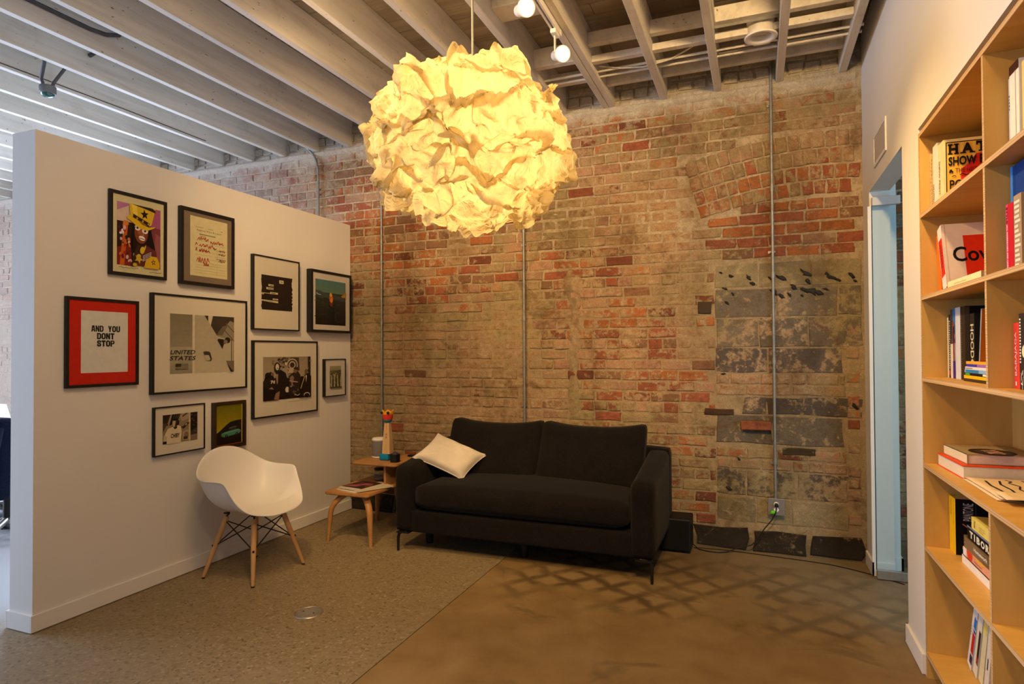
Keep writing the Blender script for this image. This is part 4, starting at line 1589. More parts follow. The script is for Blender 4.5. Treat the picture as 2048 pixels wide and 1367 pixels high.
book(0.774, 3.222, 3.132, z, 0.236, 0.205, ink(240, 178, 8), 'black-covered book with a yellow spine on the lower shelf', front=pantone,
     spine=lambda p: (vtext(p, 'PANTONE', .66, .95, .22, .42, (120, 84, 10)), vtext(p, 'The twentieth century in colour', .50, .96, .62, .78, (160, 120, 20))))
zc = z
xs = 0.772
for h, ya, yb, c, lab, sp in (
        (0.032, 3.040, 2.56, (232, 220, 208), 'thick white book at the bottom of the lower-shelf stack', lambda p: (p.ell(.93, .5, .018, .3, K, 12), p.ell(.93, .5, .010, .16, (232, 220, 208), 10))),
        (0.005, 3.030, 2.56, (30, 24, 24), 'thin black book between white and patterned books in the stack', None),
        (0.032, 3.022, 2.57, (222, 150, 110), 'peach patterned book in the lower-shelf stack', lambda p: (p.rect(0, 0, .10, 1, (236, 222, 204)), p.poly([(.10, 1), (.26, 1), (.24, 0), (.14, 0)], (216, 60, 30)), p.poly([(.26, .9), (.6, 1), (.5, .6)], (236, 170, 40)), bars(p, .3, .5, .3, .6, 1, (160, 90, 60)), p.rect(.86, 0, 1, 1, (236, 222, 204)))),
        (0.048, 3.012, 2.55, (110, 84, 52), 'thick woven-brown book in the lower-shelf stack', lambda p: (bars(p, .05, .95, 0, .62, 9, (150, 122, 84), 3), p.text('Homework', .27, .36, .60, .68, (236, 220, 196), .02), p.rect(.66, 0, .80, 1, (120, 150, 130)), p.rect(.84, 0, 1, 1, (70, 76, 90)))),
        (0.052, 2.965, 2.54, (16, 13, 12), 'black book lettered in chunky white capitals in the stack', lambda p: (p.rect(0, .88, 1, 1, (120, 130, 150)), p.text('T', .07, .2, .17, .72, (236, 222, 180), .05), p.text('I', .20, .2, .23, .72, (236, 222, 180), .05), p.text('B', .27, .2, .36, .72, (236, 222, 180), .05), p.text('O', .385, .2, .485, .72, (236, 222, 180), .05), p.text('R', .51, .2, .60, .72, (236, 222, 180), .05))),
        (0.046, 2.912, 2.55, (236, 206, 96), 'pale yellow book on top of the lower-shelf stack', lambda p: (vtext(p, 'Noise', .2, .8, .08, .14, K), bars(p, .2, .7, .25, .45, 3, (200, 170, 80)), p.rect(.55, 0, 1, 1, (236, 224, 170))))):
    flat_book(xs, ya, yb, zc, h, 0.20, ink(*c), lab, spine=sp)
    zc += h + 0.0004

# --- bottom bay (z 0.115): leaning white magazines
z = ZS[0]


def mag_a(p):
    p.rect(0, 0, 1, 1, (226, 216, 208))
    p.rect(.45, .62, .98, .78, (24, 110, 190))
    p.poly([(.45, .60), (.98, .60), (.98, .56), (.6, .56)], (50, 40, 110))
    p.rect(.45, .24, .98, .54, (196, 22, 22))
    p.rect(.45, .08, .98, .21, (40, 26, 60))
    bars(p, .45, .62, .12, .2, 4, (90, 80, 80))


def mag_b(p):
    p.rect(0, 0, 1, 1, (224, 212, 180))
    p.rect(.5, .28, .95, .66, (46, 24, 20))
    p.rect(.5, .24, .95, .28, (190, 40, 40))
    p.rect(.5, .18, .95, .24, (110, 70, 60))


for i, (ya, yb, h, c, lab, sp, ln) in enumerate((
        (3.150, 3.100, 0.33, (226, 216, 208), 'white book with blue and red blocks on its spine, leaning on the bottom shelf', mag_a, 0.36),
        (3.078, 3.030, 0.335, (226, 214, 186), 'cream book with a black block on its spine, leaning on the bottom shelf', mag_b, 0.33),
        (3.010, 2.965, 0.325, (222, 206, 150), 'plain pale yellow book leaning on the bottom shelf', lambda p: p.rect(.1, .72, .9, .86, (236, 200, 90)), 0.30),
        (2.948, 2.905, 0.32, (220, 206, 180), 'ivory book with a short black title leaning nearest the divider', lambda p: p.rect(.4, .30, .6, .46, (40, 30, 24)), 0.27))):
    book(0.812, ya, yb, z + 0.0002, h, 0.17, ink(*c), lab, spine=sp, lean=ln, soft=False)

# --- second column of bays, only their left ends in view
z = ZS[5]
book(0.748, 2.386, 2.368, z, 0.250, 0.22, ink(206, 198, 186), 'thin grey book at the left of the top shelf beyond the divider', spine=lambda p: bars(p, .6, .8, .2, .7, 5, (90, 80, 80)))
book(0.744, 2.364, 2.290, z, 0.278, 0.23, ink(236, 222, 190), 'thick cream book under a dark jacket on the upper right shelf', spine=lambda p: (p.rect(0, .90, 1, 1, (56, 24, 16)), p.rect(.62, 0, .68, .9, (214, 190, 150))))
book(0.75, 2.286, 2.22, z, 0.262, 0.23, ink(226, 190, 110), 'amber book at the right end of the upper shelf in view')
z = ZS[4]
book(0.748, 2.384, 2.366, z, 0.335, 0.24, ink(70, 130, 190), 'slim light blue book beside the navy one on right-hand shelf')
book(0.752, 2.364, 2.27, z, 0.335, 0.24, ink(14, 56, 116), 'tall navy book on the right-hand second shelf')
book(0.728, 2.358, 2.300, z, 0.212, 0.16, ink(196, 22, 40), 'shorter crimson book in front of the navy one',
     spine=lambda p: (p.rect(0, 0, .32, 1, (216, 60, 90)), vtext(p, 'ALL MARKETERS ARE LIARS', .06, .70, .08, .26, (236, 225, 215), .01), vtext(p, 'STYLE', .72, .96, .08, .26, (24, 16, 16), .02)))
book(0.728, 2.297, 2.24, z, 0.226, 0.16, ink(170, 140, 100), 'tan paperback beside the crimson book',
     spine=lambda p: bars(p, .05, .95, .1, .9, 14, (232, 216, 180)))
z = ZS[3]
book(0.75, 2.386, 2.338, z, 0.205, 0.15, ink(220, 60, 44), 'coral red book lettered in white on the right-hand third shelf',
     spine=lambda p: (vtext(p, 'BABAJAGA', .20, .86, .22, .62, (240, 215, 190), 0, True), p.rect(.3, .05, .5, .11, (240, 215, 190))))


def bw(p):
    p.rect(0, 0, 1, 1, (46, 40, 34))
    r = random.Random(8)
    for k in range(15):
        p.rect(.04, .35 + .04 * k, .16, .35 + .04 * k + .022, (226, 216, 180))
        p.k -= 1
    p.k += 1
    p.ell(.55, .5, .3, .09, (226, 210, 150))
    for k in range(24):
        p.ell(r.uniform(.1, .9), r.uniform(.02, .24), .07, .012, (220, 206, 170), 7, r.uniform(0, 3))
        p.k -= 1
    p.k += 1


book(0.748, 2.332, 2.25, z, 0.232, 0.16, ink(46, 40, 34), 'black and white patterned book beside the coral one', spine=bw)
z = ZS[1]
y = 2.380
r = random.Random(3)
for c, w, lab in (((222, 206, 150), .012, 'cream magazine, leftmost of the upright magazines on the lower right shelf'), ((206, 170, 60), .010, 'ochre magazine among the upright magazines on the lower right shelf'),
                  ((70, 30, 30), .030, 'maroon magazine among the upright magazines on the lower right shelf'), ((140, 170, 190), .014, 'pale blue magazine among the upright magazines'),
                  ((26, 20, 20), .012, 'black magazine between the blue and red magazines'), ((200, 30, 30), .010, 'red magazine among the upright magazines'),
                  ((206, 186, 130), .014, 'straw-coloured magazine right of the red one'), ((96, 66, 44), .020, 'brown magazine at the right end of the upright magazines')):
    book(0.800, y, y - w, z, 0.285 + r.uniform(-.01, .006), 0.19, ink(*c), lab, name='magazine', cat='magazine', soft=True)
    y -= w + 0.003
flat_book(0.80, 2.36, 2.10, ZS[0], 0.03, 0.18, ink(30, 24, 20), 'dark box file on the bottom right shelf')

# ------------------------------------------------------------------ framed pictures on the partition
def picture(label, y0, y1, z0, z1, depth, fw, frame_mat, sheet, draw, sheet_c=None, face=None):
    """frame y0..y1, z0..z1 hung on the partition; draw(p) works in 0..1 over the whole frame front"""
    t = thing('framed_picture', label, 'picture', (XP, (y0 + y1) / 2, (z0 + z1) / 2))
    x0, x1 = XP + 0.004, XP + depth
    m = MB().mat(frame_mat)
    m.box((x0, y0, z0), (x1, y0 + fw, z1), 0.001).box((x0, y1 - fw, z0), (x1, y1, z1), 0.001)
    m.box((x0, y0 + fw, z0), (x1, y1 - fw, z0 + fw), 0.001).box((x0, y0 + fw, z1 - fw), (x1, y1 - fw, z1), 0.001)
    m.build('frame', None, t)
    MB().mat(frame_mat).box((XP + 0.0005, y0 + 0.02, z0 + 0.02), (x0 - 0.0003, y1 - 0.02, z1 - 0.02)).build('backing', None, t)
    xs = x1 - 0.007
    MB().mat(sheet).box((x0 + 0.001, y0 + fw, z0 + fw), (xs, y1 - fw, z1 - fw)).build('mat_board', None, t)
    p = Print((xs + 0.0003, y0, z0), (0, y1 - y0, 0), (0, 0, z1 - z0), 0.00012)
    draw(p)
    p.build('print', t)
    MB().mat(GLAZE).box((x1 - 0.0035, y0 + fw, z0 + fw), (x1 - 0.0015, y1 - fw, z1 - fw)).build('glass', None, t)
    return t


class Sub:
    """draw inside a rectangle of a print"""
    def __init__(self, p, u0, v0, u1, v1):
        self.p, self.a = p, (u0, v0, u1 - u0, v1 - v0)

    @property
    def k(self):
        return self.p.k

    @k.setter
    def k(self, x):
        self.p.k = x

    def q(self, pts):
        a = self.a
        return [(a[0] + u * a[2], a[1] + v * a[3]) for u, v in pts]

    def poly(self, pts, c):
        self.p.poly(self.q(pts), c)

    def rect(self, u0, v0, u1, v1, c):
        self.poly([(u0, v0), (u1, v0), (u1, v1), (u0, v1)], c)

    def ell(self, u, v, a, b, c, n=18, rot=0.0):
        cr, sr = math.cos(rot), math.sin(rot)
        self.poly([(u + a * math.cos(2 * PI * i / n) * cr - b * math.sin(2 * PI * i / n) * sr,
                    v + a * math.cos(2 * PI * i / n) * sr + b * math.sin(2 * PI * i / n) * cr) for i in range(n)], c)

    def line(self, pts, w, c, asp=1.0):
        self.p.line(self.q(pts), w * self.a[2], c, asp)

    def text(self, s, u0, v0, u1, v1, c, bold=0.0, shear=0.0):
        (a, b), (d, e) = self.q([(u0, v0), (u1, v1)])
        self.p.text(s, a, b, d, e, c, bold, shear)

    def grad(self, u0, v0, u1, v1, ca, cb, n=12, horizontal=False):
        (a, b), (d, e) = self.q([(u0, v0), (u1, v1)])
        self.p.grad(a, b, d, e, ca, cb, n, horizontal)

    def star(self, u, v, a, b, c, rot=0.3):
        self.poly([(u + a * (1 if i % 2 == 0 else 0.42) * math.cos(rot + PI / 2 + PI * i / 5),
                    v + b * (1 if i % 2 == 0 else 0.42) * math.sin(rot + PI / 2 + PI * i / 5)) for i in range(10)], c)

    def specks(self, n, seed, u0, v0, u1, v1, s, cols):
        r = random.Random(seed)
        for k in range(n):
            self.ell(r.uniform(u0, u1), r.uniform(v0, v1), s * r.uniform(.5, 1.3), s * r.uniform(.5, 1.3), r.choice(cols), 7, r.uniform(0, 3))


def draw_hat(p):
    p.rect(.055, .03, .945, .97, (222, 206, 150))
    s = Sub(p, .125, .125, .885, .875)
    s.grad(0, .45, 1, 1, (196, 150, 130), (206, 150, 160), 8)
    s.poly([(0, .70), (.36, .70), (.40, 1), (0, 1)], (222, 190, 160))
    s.poly([(0, .86), (.22, .95), (.30, 1), (0, 1)], (190, 120, 150))
    s.poly([(.80, .45), (1, .45), (1, 1), (.72, 1)], (176, 84, 120))
    s.poly([(.74, .1), (1, 0), (1, .68), (.72, .70)], (130, 56, 62))
    s.poly([(.84, .15), (1, .1), (1, .55), (.88, .6)], (150, 84, 84))
    s.rect(0, 0, .36, .70, (40, 14, 10))
    s.poly([(0, .0), (.34, 0), (.30, .34), (.0, .28)], (130, 30, 16))
    s.poly([(.06, 0), (.16, 0), (.24, .66), (.15, .68)], (206, 96, 20))
    s.poly([(.12, .62), (.26, .66), (.24, .72), (.14, .72)], (220, 130, 40))
    s.specks(26, 5, .02, .02, .32, .60, .030, [(180, 30, 20), (90, 16, 30), (214, 110, 40), (220, 170, 160), (40, 12, 12)])
    s.specks(7, 6, .05, .40, .14, .56, .025, [(232, 214, 206), (200, 160, 170)])
    s.poly([(.32, .70), (.74, .70), (.86, .30), (.70, .20), (.34, .22)], (28, 12, 8))     # dark locks
    s.poly([(.30, .02), (.86, .02), (.93, .10), (.88, .30), (.70, .36), (.52, .36), (.40, .26)], (96, 40, 34))
    s.poly([(.44, .36), (.60, .36), (.56, .22), (.46, .12), (.36, .0), (.30, 0), (.34, .14)], (58, 30, 14))
    s.ell(.53, .56, .155, .175, (126, 58, 30), 24)
    s.ell(.50, .585, .06, .06, (160, 84, 50))
    s.ell(.57, .53, .03, .03, (176, 96, 60))
    s.ell(.545, .475, .075, .038, (236, 224, 206), 18, -.15)
    s.line([(.48, .475), (.61, .46)], .012, (120, 50, 30))
    for u, v in ((.44, .635), (.615, .60)):
        s.ell(u, v, .070, .043, (232, 232, 226), 20)
        s.star(u, v, .045, .032, (26, 20, 20))
    s.poly([(.32, .60), (.40, .66), (.34, .50), (.30, .30)], (20, 9, 7))
    s.poly([(.70, .60), (.74, .66), (.86, .32), (.74, .34), (.66, .42)], (22, 10, 8))
    s.poly([(.20, .76), (.30, .72), (.48, .63), (.66, .61), (.84, .68), (.86, .70), (.70, .675), (.55, .70), (.40, .77), (.28, .82), (.22, .80)], (216, 172, 26))
    s.poly([(.28, .80), (.34, .77), (.70, .69), (.76, .71), (.86, .985), (.84, 1), (.25, 1)], (214, 172, 30))
    s.poly([(.30, 1), (.42, 1), (.44, .80), (.36, .80)], (230, 196, 70))
    s.poly([(.33, .79), (.70, .69), (.73, .74), (.34, .85)], (52, 30, 14))
    for k in range(3):
        s.ell(.43 + k * .13, .785 - k * .03, .022, .018, (190, 140, 60))
    s.star(.60, .87, .10, .085, (34, 22, 16), .1)
    s.poly([(.30, 1), (.62, .965), (.86, .93), (.85, .97), (.78, 1)], (44, 28, 12))
    s.poly([(.50, .24), (.64, .38), (.62, .30), (.55, .24)], (200, 160, 24))
    s.ell(.46, .16, .06, .045, (206, 172, 40), 10, .8)
    s.ell(.55, .28, .05, .065, (206, 172, 40), 10, -.5)
    s.star(.47, .13, .11, .08, (196, 160, 40), .8)
    s.ell(.38, .03, .05, .03, (200, 160, 30))
    for i in range(7):
        for j in range(4):
            u, v = .57 + i * .028, .11 + j * .026 + i * .012
            s.ell(u, v, .010, .009, (226, 210, 190), 6)
    s.poly([(.58, 0), (.62, .12), (.74, .20), (.88, .20), (.95, .10), (.95, .02), (.90, 0)], (206, 160, 26))
    s.star(.80, .105, .06, .055, (30, 20, 16), .2)
    s.star(.80, .105, .030, .028, (206, 160, 26), .2)
    for a, b in ((.135, .46), (.66, .88)):
        r = random.Random(int(a * 100))
        pts = [(a + (b - a) * k / 22, .098 + r.uniform(-.008, .008) - (.02 if a > .5 else 0)) for k in range(23)]
        p.line(pts, .006, (40, 30, 24), .8)


def scrawl(p, u0, u1, v, h, n, seed, c=(176, 54, 34), w=.010, slope=0.0):
    r = random.Random(seed)
    pts = []
    for k in range(n):
        t = k / (n - 1)
        pts.append((u0 + (u1 - u0) * t + r.uniform(-.012, .012), v + slope * t + h * (0.5 if k % 2 else -0.5) * r.uniform(.35, 1.0)))
    p.line(pts, w, c, .86)


def draw_receipt(p):
    p.rect(.17, .125, .865, .905, (214, 196, 142))
    p.text('Regency Wine & Liquor', .29, .715, .75, .745, (70, 62, 48), 0.0)
    g = (120, 108, 84)
    bars(p, .767, .777, .26, .42, 1, g, 7)
    bars(p, .767, .777, .49, .66, 1, g, 8)
    bars(p, .765, .78, .73, .79, 1, g)
    bars(p, .675, .695, .32, .72, 1, g, 3)
    bars(p, .655, .665, .34, .46, 1, g, 4)
    for v in (.60, .56, .50, .455, .41, .36, .31, .275, .24, .205, .17):
        p.line([(.26, v), (.83, v)], .0025, (170, 152, 108), .86)
    p.line([(.66, .15), (.66, .52)], .003, (150, 132, 92), .86)
    p.line([(.64, .385), (.83, .385)], .005, (110, 80, 60), .86)
    scrawl(p, .30, .50, .625, .06, 11, 1)
    scrawl(p, .53, .78, .600, .055, 13, 2)
    scrawl(p, .26, .29, .545, .05, 3, 3)
    scrawl(p, .33, .58, .535, .055, 13, 4)
    scrawl(p, .26, .28, .475, .045, 3, 5)
    scrawl(p, .32, .51, .470, .045, 11, 6, w=.013)
    scrawl(p, .28, .50, .345, .11, 11, 7)
    scrawl(p, .42, .50, .285, .04, 6, 8, w=.013)
    scrawl(p, .59, .64, .52, .03, 4, 9, (120, 70, 50))
    for v in (.50, .455, .365):
        scrawl(p, .69, .81, v, .04, 8, int(v * 100), (120, 70, 50), .007)


def draw_stop(p):
    p.rect(.045, .04, .955, .96, (208, 34, 14))
    s = Sub(p, .195, .16, .84, .855)
    s.rect(0, 0, 1, 1, (226, 216, 192))
    for w, u0, u1, v0, v1 in (('AND', .205, .465, .665, .765), ('YOU', .555, .825, .665, .765), ('DONT', .32, .70, .545, .645), ('STOP', .32, .70, .425, .525)):
        block_word(s, w, u0, u1, v0, v1, (26, 22, 20), (226, 216, 192))


def draw_plane(p):
    s = Sub(p, .165, .195, .845, .805)
    W1, G1, D1 = (206, 190, 156), (150, 138, 108), (52, 44, 34)
    s.grad(0, 0, .34, 1, (170, 156, 124), (128, 116, 88), 14)
    s.grad(0, 0, .34, .45, (150, 138, 108), (176, 162, 130), 6)
    s.grad(.34, 0, 1, 1, (196, 180, 146), (176, 160, 128), 10)
    s.rect(.325, 0, .36, 1, (212, 196, 160))
    s.poly([(.51, 1), (.57, 1), (.565, .90)], D1)
    s.poly([(.57, 1), (.64, 1), (.61, .83), (.575, .90)], (214, 198, 160))
    s.poly([(.645, 1), (1, 1), (1, .52), (.80, .62), (.70, .67), (.61, .83)], (66, 54, 42))
    s.poly([(.82, .78), (.93, .93), (1, .90), (1, .50), (.80, .48), (.70, .66)], (150, 136, 106))
    s.poly([(.70, .66), (.80, .82), (.90, .86), (.80, .66)], (110, 96, 74))
    s.poly([(.70, .65), (1, .55), (1, .12), (.86, .12), (.79, .36)], (190, 174, 140))
    s.line([(.86, .88), (1, .72)], .018, (110, 92, 64))
    s.line([(.83, .76), (1, .56)], .018, (110, 92, 64))
    s.line([(.955, .60), (.955, .20)], .014, (96, 80, 58))
    s.line([(.985, .60), (.985, .20)], .012, (150, 134, 104))
    s.poly([(.86, .20), (1, .20), (1, 0), (.95, 0)], (120, 104, 80))
    s.poly([(.875, .16), (.99, 0), (.94, 0)], (40, 32, 24))
    s.poly([(.715, .575), (.73, .60), (.82, .59), (.83, .52), (.80, .42), (.795, .42)], (34, 27, 22))
    s.poly([(.82, .58), (.87, .60), (.86, .51), (.82, .50)], (120, 96, 74))
    s.ell(.885, .575, .048, .055, (40, 32, 26), 16)
    s.ell(.858, .55, .03, .03, (140, 112, 86), 12)
    s.text('UNITED', 0.005, .325, .365, .395, (34, 26, 20), .012, .25)
    s.text('STATES', -.01, .225, .375, .295, (34, 26, 20), .012, .25)
    s.rect(.075, .07, .26, .168, (168, 152, 116))
    for k in range(5):
        s.rect(.075, .07 + k * .021, .26, .081 + k * .021, (84, 72, 52))
    s.rect(.075, .12, .155, .168, (52, 44, 34))
    s.poly([(.485, .36), (.52, .375), (.58, .37), (.60, .345), (.625, .24), (.61, .21), (.56, .21)], (62, 50, 38))
    s.poly([(.497, .30), (.53, .31), (.575, .305), (.60, .235), (.585, .215), (.53, .215)], (180, 164, 132))
    s.line([(.90, -.012), (.95, -.022), (.98, -.012)], .004, (90, 80, 60))


def draw_blackout(p):
    r = random.Random(2)
    left = [(.165 + r.uniform(0, .014), .275 + .47 * k / 24) for k in range(25)]
    right = [(.835 + r.uniform(-.014, .012), .745 - .47 * k / 24) for k in range(25)]
    p.poly(left + right, (34, 26, 20))
    s = Sub(p, .165, .275, .845, .745)
    P = (216, 200, 150)
    for u0, v0, u1, v1 in ((.56, .80, .70, .90), (.22, .69, .38, .745), (.155, .595, .38, .65), (0, .435, .08, .485), (.27, .465, .51, .52), (.35, .30, .52, .34)):
        s.rect(u0, v0, u1, v1, P)
        if v0 == .80:
            s.text('The', u0 + .025, v0 + .02, u1 - .025, v1 - .02, (60, 50, 40), 0.01)
        else:
            bars(s, v0 + .018, v1 - .002, u0 + .02, u1, 1, (74, 62, 48), int(u0 * 100))
    s.rect(.08, .47, .27, .485, P)
    s.poly([(0, .285), (.52, .27), (.52, .215), (0, .245)], P)
    bars(s, .245, .265, .02, .50, 1, (70, 60, 46))
    for v in (.47, .36, .25):
        s.rect(.96, v, 1.0, v + .025, P)


def draw_sea(p):
    s = Sub(p, .105, .125, .855, .855)
    s.grad(0, .68, 1, 1, (104, 128, 100), (84, 124, 116), 10)
    s.grad(0, 0, 1, .72, (22, 19, 14), (58, 62, 52), 14)
    s.poly([(0, .66), (0, .76), (.10, .76), (.30, .71), (1, .64), (1, .56), (0, .60)], (70, 78, 68))
    r = random.Random(9)
    for k in range(40):
        u, v = r.uniform(.02, .9), r.uniform(.05, .66)
        q = (30 + 60 * v, 30 + 62 * v, 26 + 56 * v)
        c = tuple(int(a * r.choice((.7, 1.25))) for a in q)
        s.ell(u, v, r.uniform(.04, .12), r.uniform(.006, .014), c, 8, r.uniform(-.1, .05))
    s.line([(.0, .69), (.08, .665), (.16, .655)], .02, (150, 160, 156))
    s.poly([(.82, .67), (1, .78), (1, .65), (.88, .64)], (170, 120, 44))
    s.ell(.49, .60, .062, .10, (196, 92, 34), 16)
    s.ell(.475, .68, .040, .045, (206, 160, 70), 14)
    s.ell(.50, .56, .035, .06, (214, 120, 40), 12)
    s.poly([(.43, .50), (.55, .50), (.52, .42), (.46, .42)], (110, 52, 34))
    s.rect(.60, .10, .66, .52, (40, 40, 36))


BLOCK = {'A': [(0, 0), (.18, 1), (.82, 1), (1, 0), (.66, 0), (.61, .22), (.39, .22), (.34, 0)], 'N': [(0, 0), (0, 1), (.36, 1), (.66, .48), (.66, 1), (1, 1), (1, 0), (.66, 0), (.34, .50), (.34, 0)],
         'D': [(0, 0), (0, 1), (.72, 1), (1, .8), (1, .2), (.72, 0)], 'Y': [(.32, 0), (.32, .40), (0, 1), (.36, 1), (.5, .68), (.64, 1), (1, 1), (.68, .40), (.68, 0)],
         'O': [(0, .2), (0, .8), (.26, 1), (.74, 1), (1, .8), (1, .2), (.74, 0), (.26, 0)], 'U': [(0, 1), (.36, 1), (.36, .26), (.44, .19), (.56, .19), (.64, .26), (.64, 1), (1, 1), (1, .2), (.76, 0), (.24, 0), (0, .2)],
         'T': [(.32, 0), (.32, .78), (0, .78), (0, 1), (1, 1), (1, .78), (.68, .78), (.68, 0)],
         'S': [(0, .18), (0, .38), (.36, .38), (.36, .24), (.44, .18), (.56, .18), (.64, .24), (.64, .36), (.08, .56), (0, .66), (0, .84), (.24, 1), (.76, 1), (1, .84), (1, .64), (.64, .64), (.64, .76), (.56, .82), (.44, .82), (.36, .76), (.36, .68), (.92, .48), (1, .38), (1, .16), (.76, 0), (.24, 0)],
         'P': [(0, 0), (0, 1), (.74, 1), (1, .82), (1, .54), (.74, .38), (.36, .38), (.36, 0)]}
HOLES = {'A': [(.43, .40), (.57, .40), (.5, .76)], 'D': [(.36, .2), (.36, .8), (.56, .8), (.64, .7), (.64, .3), (.56, .2)], 'O': [(.36, .28), (.36, .72), (.45, .8), (.55, .8), (.64, .72), (.64, .28), (.55, .2), (.45, .2)], 'P': [(.36, .56), (.36, .82), (.58, .82), (.64, .76), (.64, .62), (.58, .56)]}


def block_word(s, w, u0, u1, v0, v1, c, paper):
    n = len(w)
    step = (u1 - u0) / n
    for i, ch in enumerate(w):
        q = lambda pts: [(u0 + step * (i + .04 + .92 * a), v0 + (v1 - v0) * b) for a, b in pts]
        s.poly(q(BLOCK[ch]), c)
        if ch in HOLES:
            s.poly(q(HOLES[ch]), paper)


def person_bw(s, u, v, h, w, head, coat, c_face=(190, 172, 140), lean=0.0):
    s.poly([(u - w, v), (u + w, v), (u + w * .9 + lean, v + h * .62), (u + w * .45 + lean, v + h * .74), (u - w * .45 + lean, v + h * .74), (u - w * .9 + lean, v + h * .60)], coat)
    s.ell(u + lean, v + h * .86, head, head * 1.35, (40, 30, 22), 14)
    s.ell(u + lean * 1.1, v + h * .84, head * .72, head * 1.02, c_face, 12)


def draw_band(p):
    s = Sub(p, .14, .215, .875, .785)
    s.grad(0, .4, 1, 1, (180, 158, 120), (158, 136, 104), 6)
    s.rect(0, 0, 1, .45, (40, 28, 20))
    s.poly([(0, .40), (.06, .62), (.16, .66), (.24, .46), (.5, .5), (.62, .40), (.8, .52), (1, .5), (1, .3), (0, .3)], (44, 30, 22))
    s.poly([(.50, .66), (.76, .66), (.74, .98), (.56, .98), (.48, .84)], (80, 60, 44))
    for k, a in enumerate((.125, .10, .075, .05)):
        s.ell(.595, .80, a, a * 1.25, (190, 168, 130) if k % 2 == 0 else (70, 52, 40), 20)
    s.rect(.40, .86, .48, .98, (120, 96, 70))
    s.specks(26, 3, .28, .76, .50, .98, .024, [(60, 44, 32), (150, 126, 94), (104, 82, 60)])
    s.rect(.43, .80, .47, .87, (214, 194, 152))
    s.rect(.94, .55, 1, 1, (50, 36, 28))
    s.specks(12, 4, .92, .5, 1, .98, .02, [(150, 126, 100), (40, 30, 24)])
    s.poly([(.49, .60), (.68, .62), (.68, .72), (.52, .74)], (176, 152, 120))
    s.rect(.17, .84, .21, .92, (120, 100, 76))
    # foreground head and the numbered shirt
    s.ell(.08, .575, .055, .07, (26, 18, 14), 16)
    s.poly([(0, .40), (.06, .50), (.14, .54), (.24, .50), (.26, .30), (.2, .22), (0, .28)], (36, 24, 18))
    s.text('76', .135, .385, .235, .46, (222, 202, 160), .03)
    s.ell(.17, .60, .03, .04, (110, 80, 58))
    s.poly([(0, 0), (.30, 0), (.36, .30), (.12, .24), (0, .30)], (26, 17, 12))
    s.poly([(.10, .27), (.2, .25), (.16, .31)], (150, 110, 84))
    # singer
    s.poly([(.24, .10), (.44, .0), (.50, .40), (.44, .62), (.34, .70), (.25, .62), (.22, .40)], (34, 23, 17))
    s.poly([(.20, .02), (.30, 0), (.32, .20), (.24, .16)], (140, 100, 72))
    s.ell(.265, .75, .062, .125, (44, 30, 22), 18)
    s.ell(.268, .765, .036, .075, (206, 184, 146), 16)
    s.ell(.275, .735, .010, .016, (60, 36, 28), 8)
    s.poly([(.235, .60), (.285, .60), (.28, .40), (.26, .36)], (150, 120, 90))
    s.ell(.475, .22, .042, .07, (206, 184, 146), 14)
    s.rect(.44, .06, .52, .16, (24, 16, 12))
    # guitarist and man at the right
    s.poly([(.50, .10), (.74, .08), (.76, .55), (.70, .66), (.60, .62), (.50, .54)], (46, 33, 25))
    s.poly([(.52, .50), (.58, .30), (.62, .50), (.58, .56)], (130, 104, 78))
    s.line([(.52, .43), (.70, .385)], .02, (170, 130, 110))
    s.ell(.645, .66, .045, .055, (120, 92, 66), 12)
    s.ell(.66, .72, .05, .035, (50, 38, 28), 12)
    s.specks(14, 8, .52, .05, .74, .34, .03, [(90, 66, 50), (150, 122, 90), (40, 28, 20)])
    s.poly([(.72, .0), (1, 0), (1, .52), (.92, .58), (.84, .54), (.78, .30)], (32, 22, 17))
    s.ell(.885, .63, .035, .065, (104, 78, 54), 14)
    s.poly([(.87, .54), (.90, .54), (.885, .36)], (206, 184, 146))
    s.line([(.76, .22), (.85, .52)], .016, (180, 150, 100))
    s.ell(.69, .10, .05, .04, (196, 172, 130), 12)
    s.ell(.69, .115, .045, .04, (34, 24, 18), 12)
    s.ell(.90, .06, .07, .06, (200, 176, 130), 14)
    s.ell(.90, .045, .06, .055, (26, 18, 14), 14)
    p.line([(.50 + .015 * k, .175 + (.008 if k % 2 else -.004)) for k in range(22)], .003, (110, 94, 66))


def draw_small(p):
    s = Sub(p, .24, .21, .78, .81)
    s.grad(0, .80, 1, 1, (150, 140, 96), (166, 154, 108), 3)
    s.rect(0, 0, 1, .80, (118, 106, 68))
    s.poly([(0, .66), (.4, .72), (.7, .80), (1, .82), (1, .62), (0, .60)], (96, 86, 56))
    s.specks(46, 6, .02, .05, .98, .66, .06, [(60, 52, 32), (160, 146, 100), (84, 74, 46), (186, 172, 124)])
    for k in range(7):
        person_bw(s, .10 + k * .135, .08, .60 + .08 * (k % 3), .05, .038, (70, 60, 38) if k % 2 else (170, 156, 110), (150, 134, 92))
    s.rect(0, 0, 1, .07, (80, 72, 46))


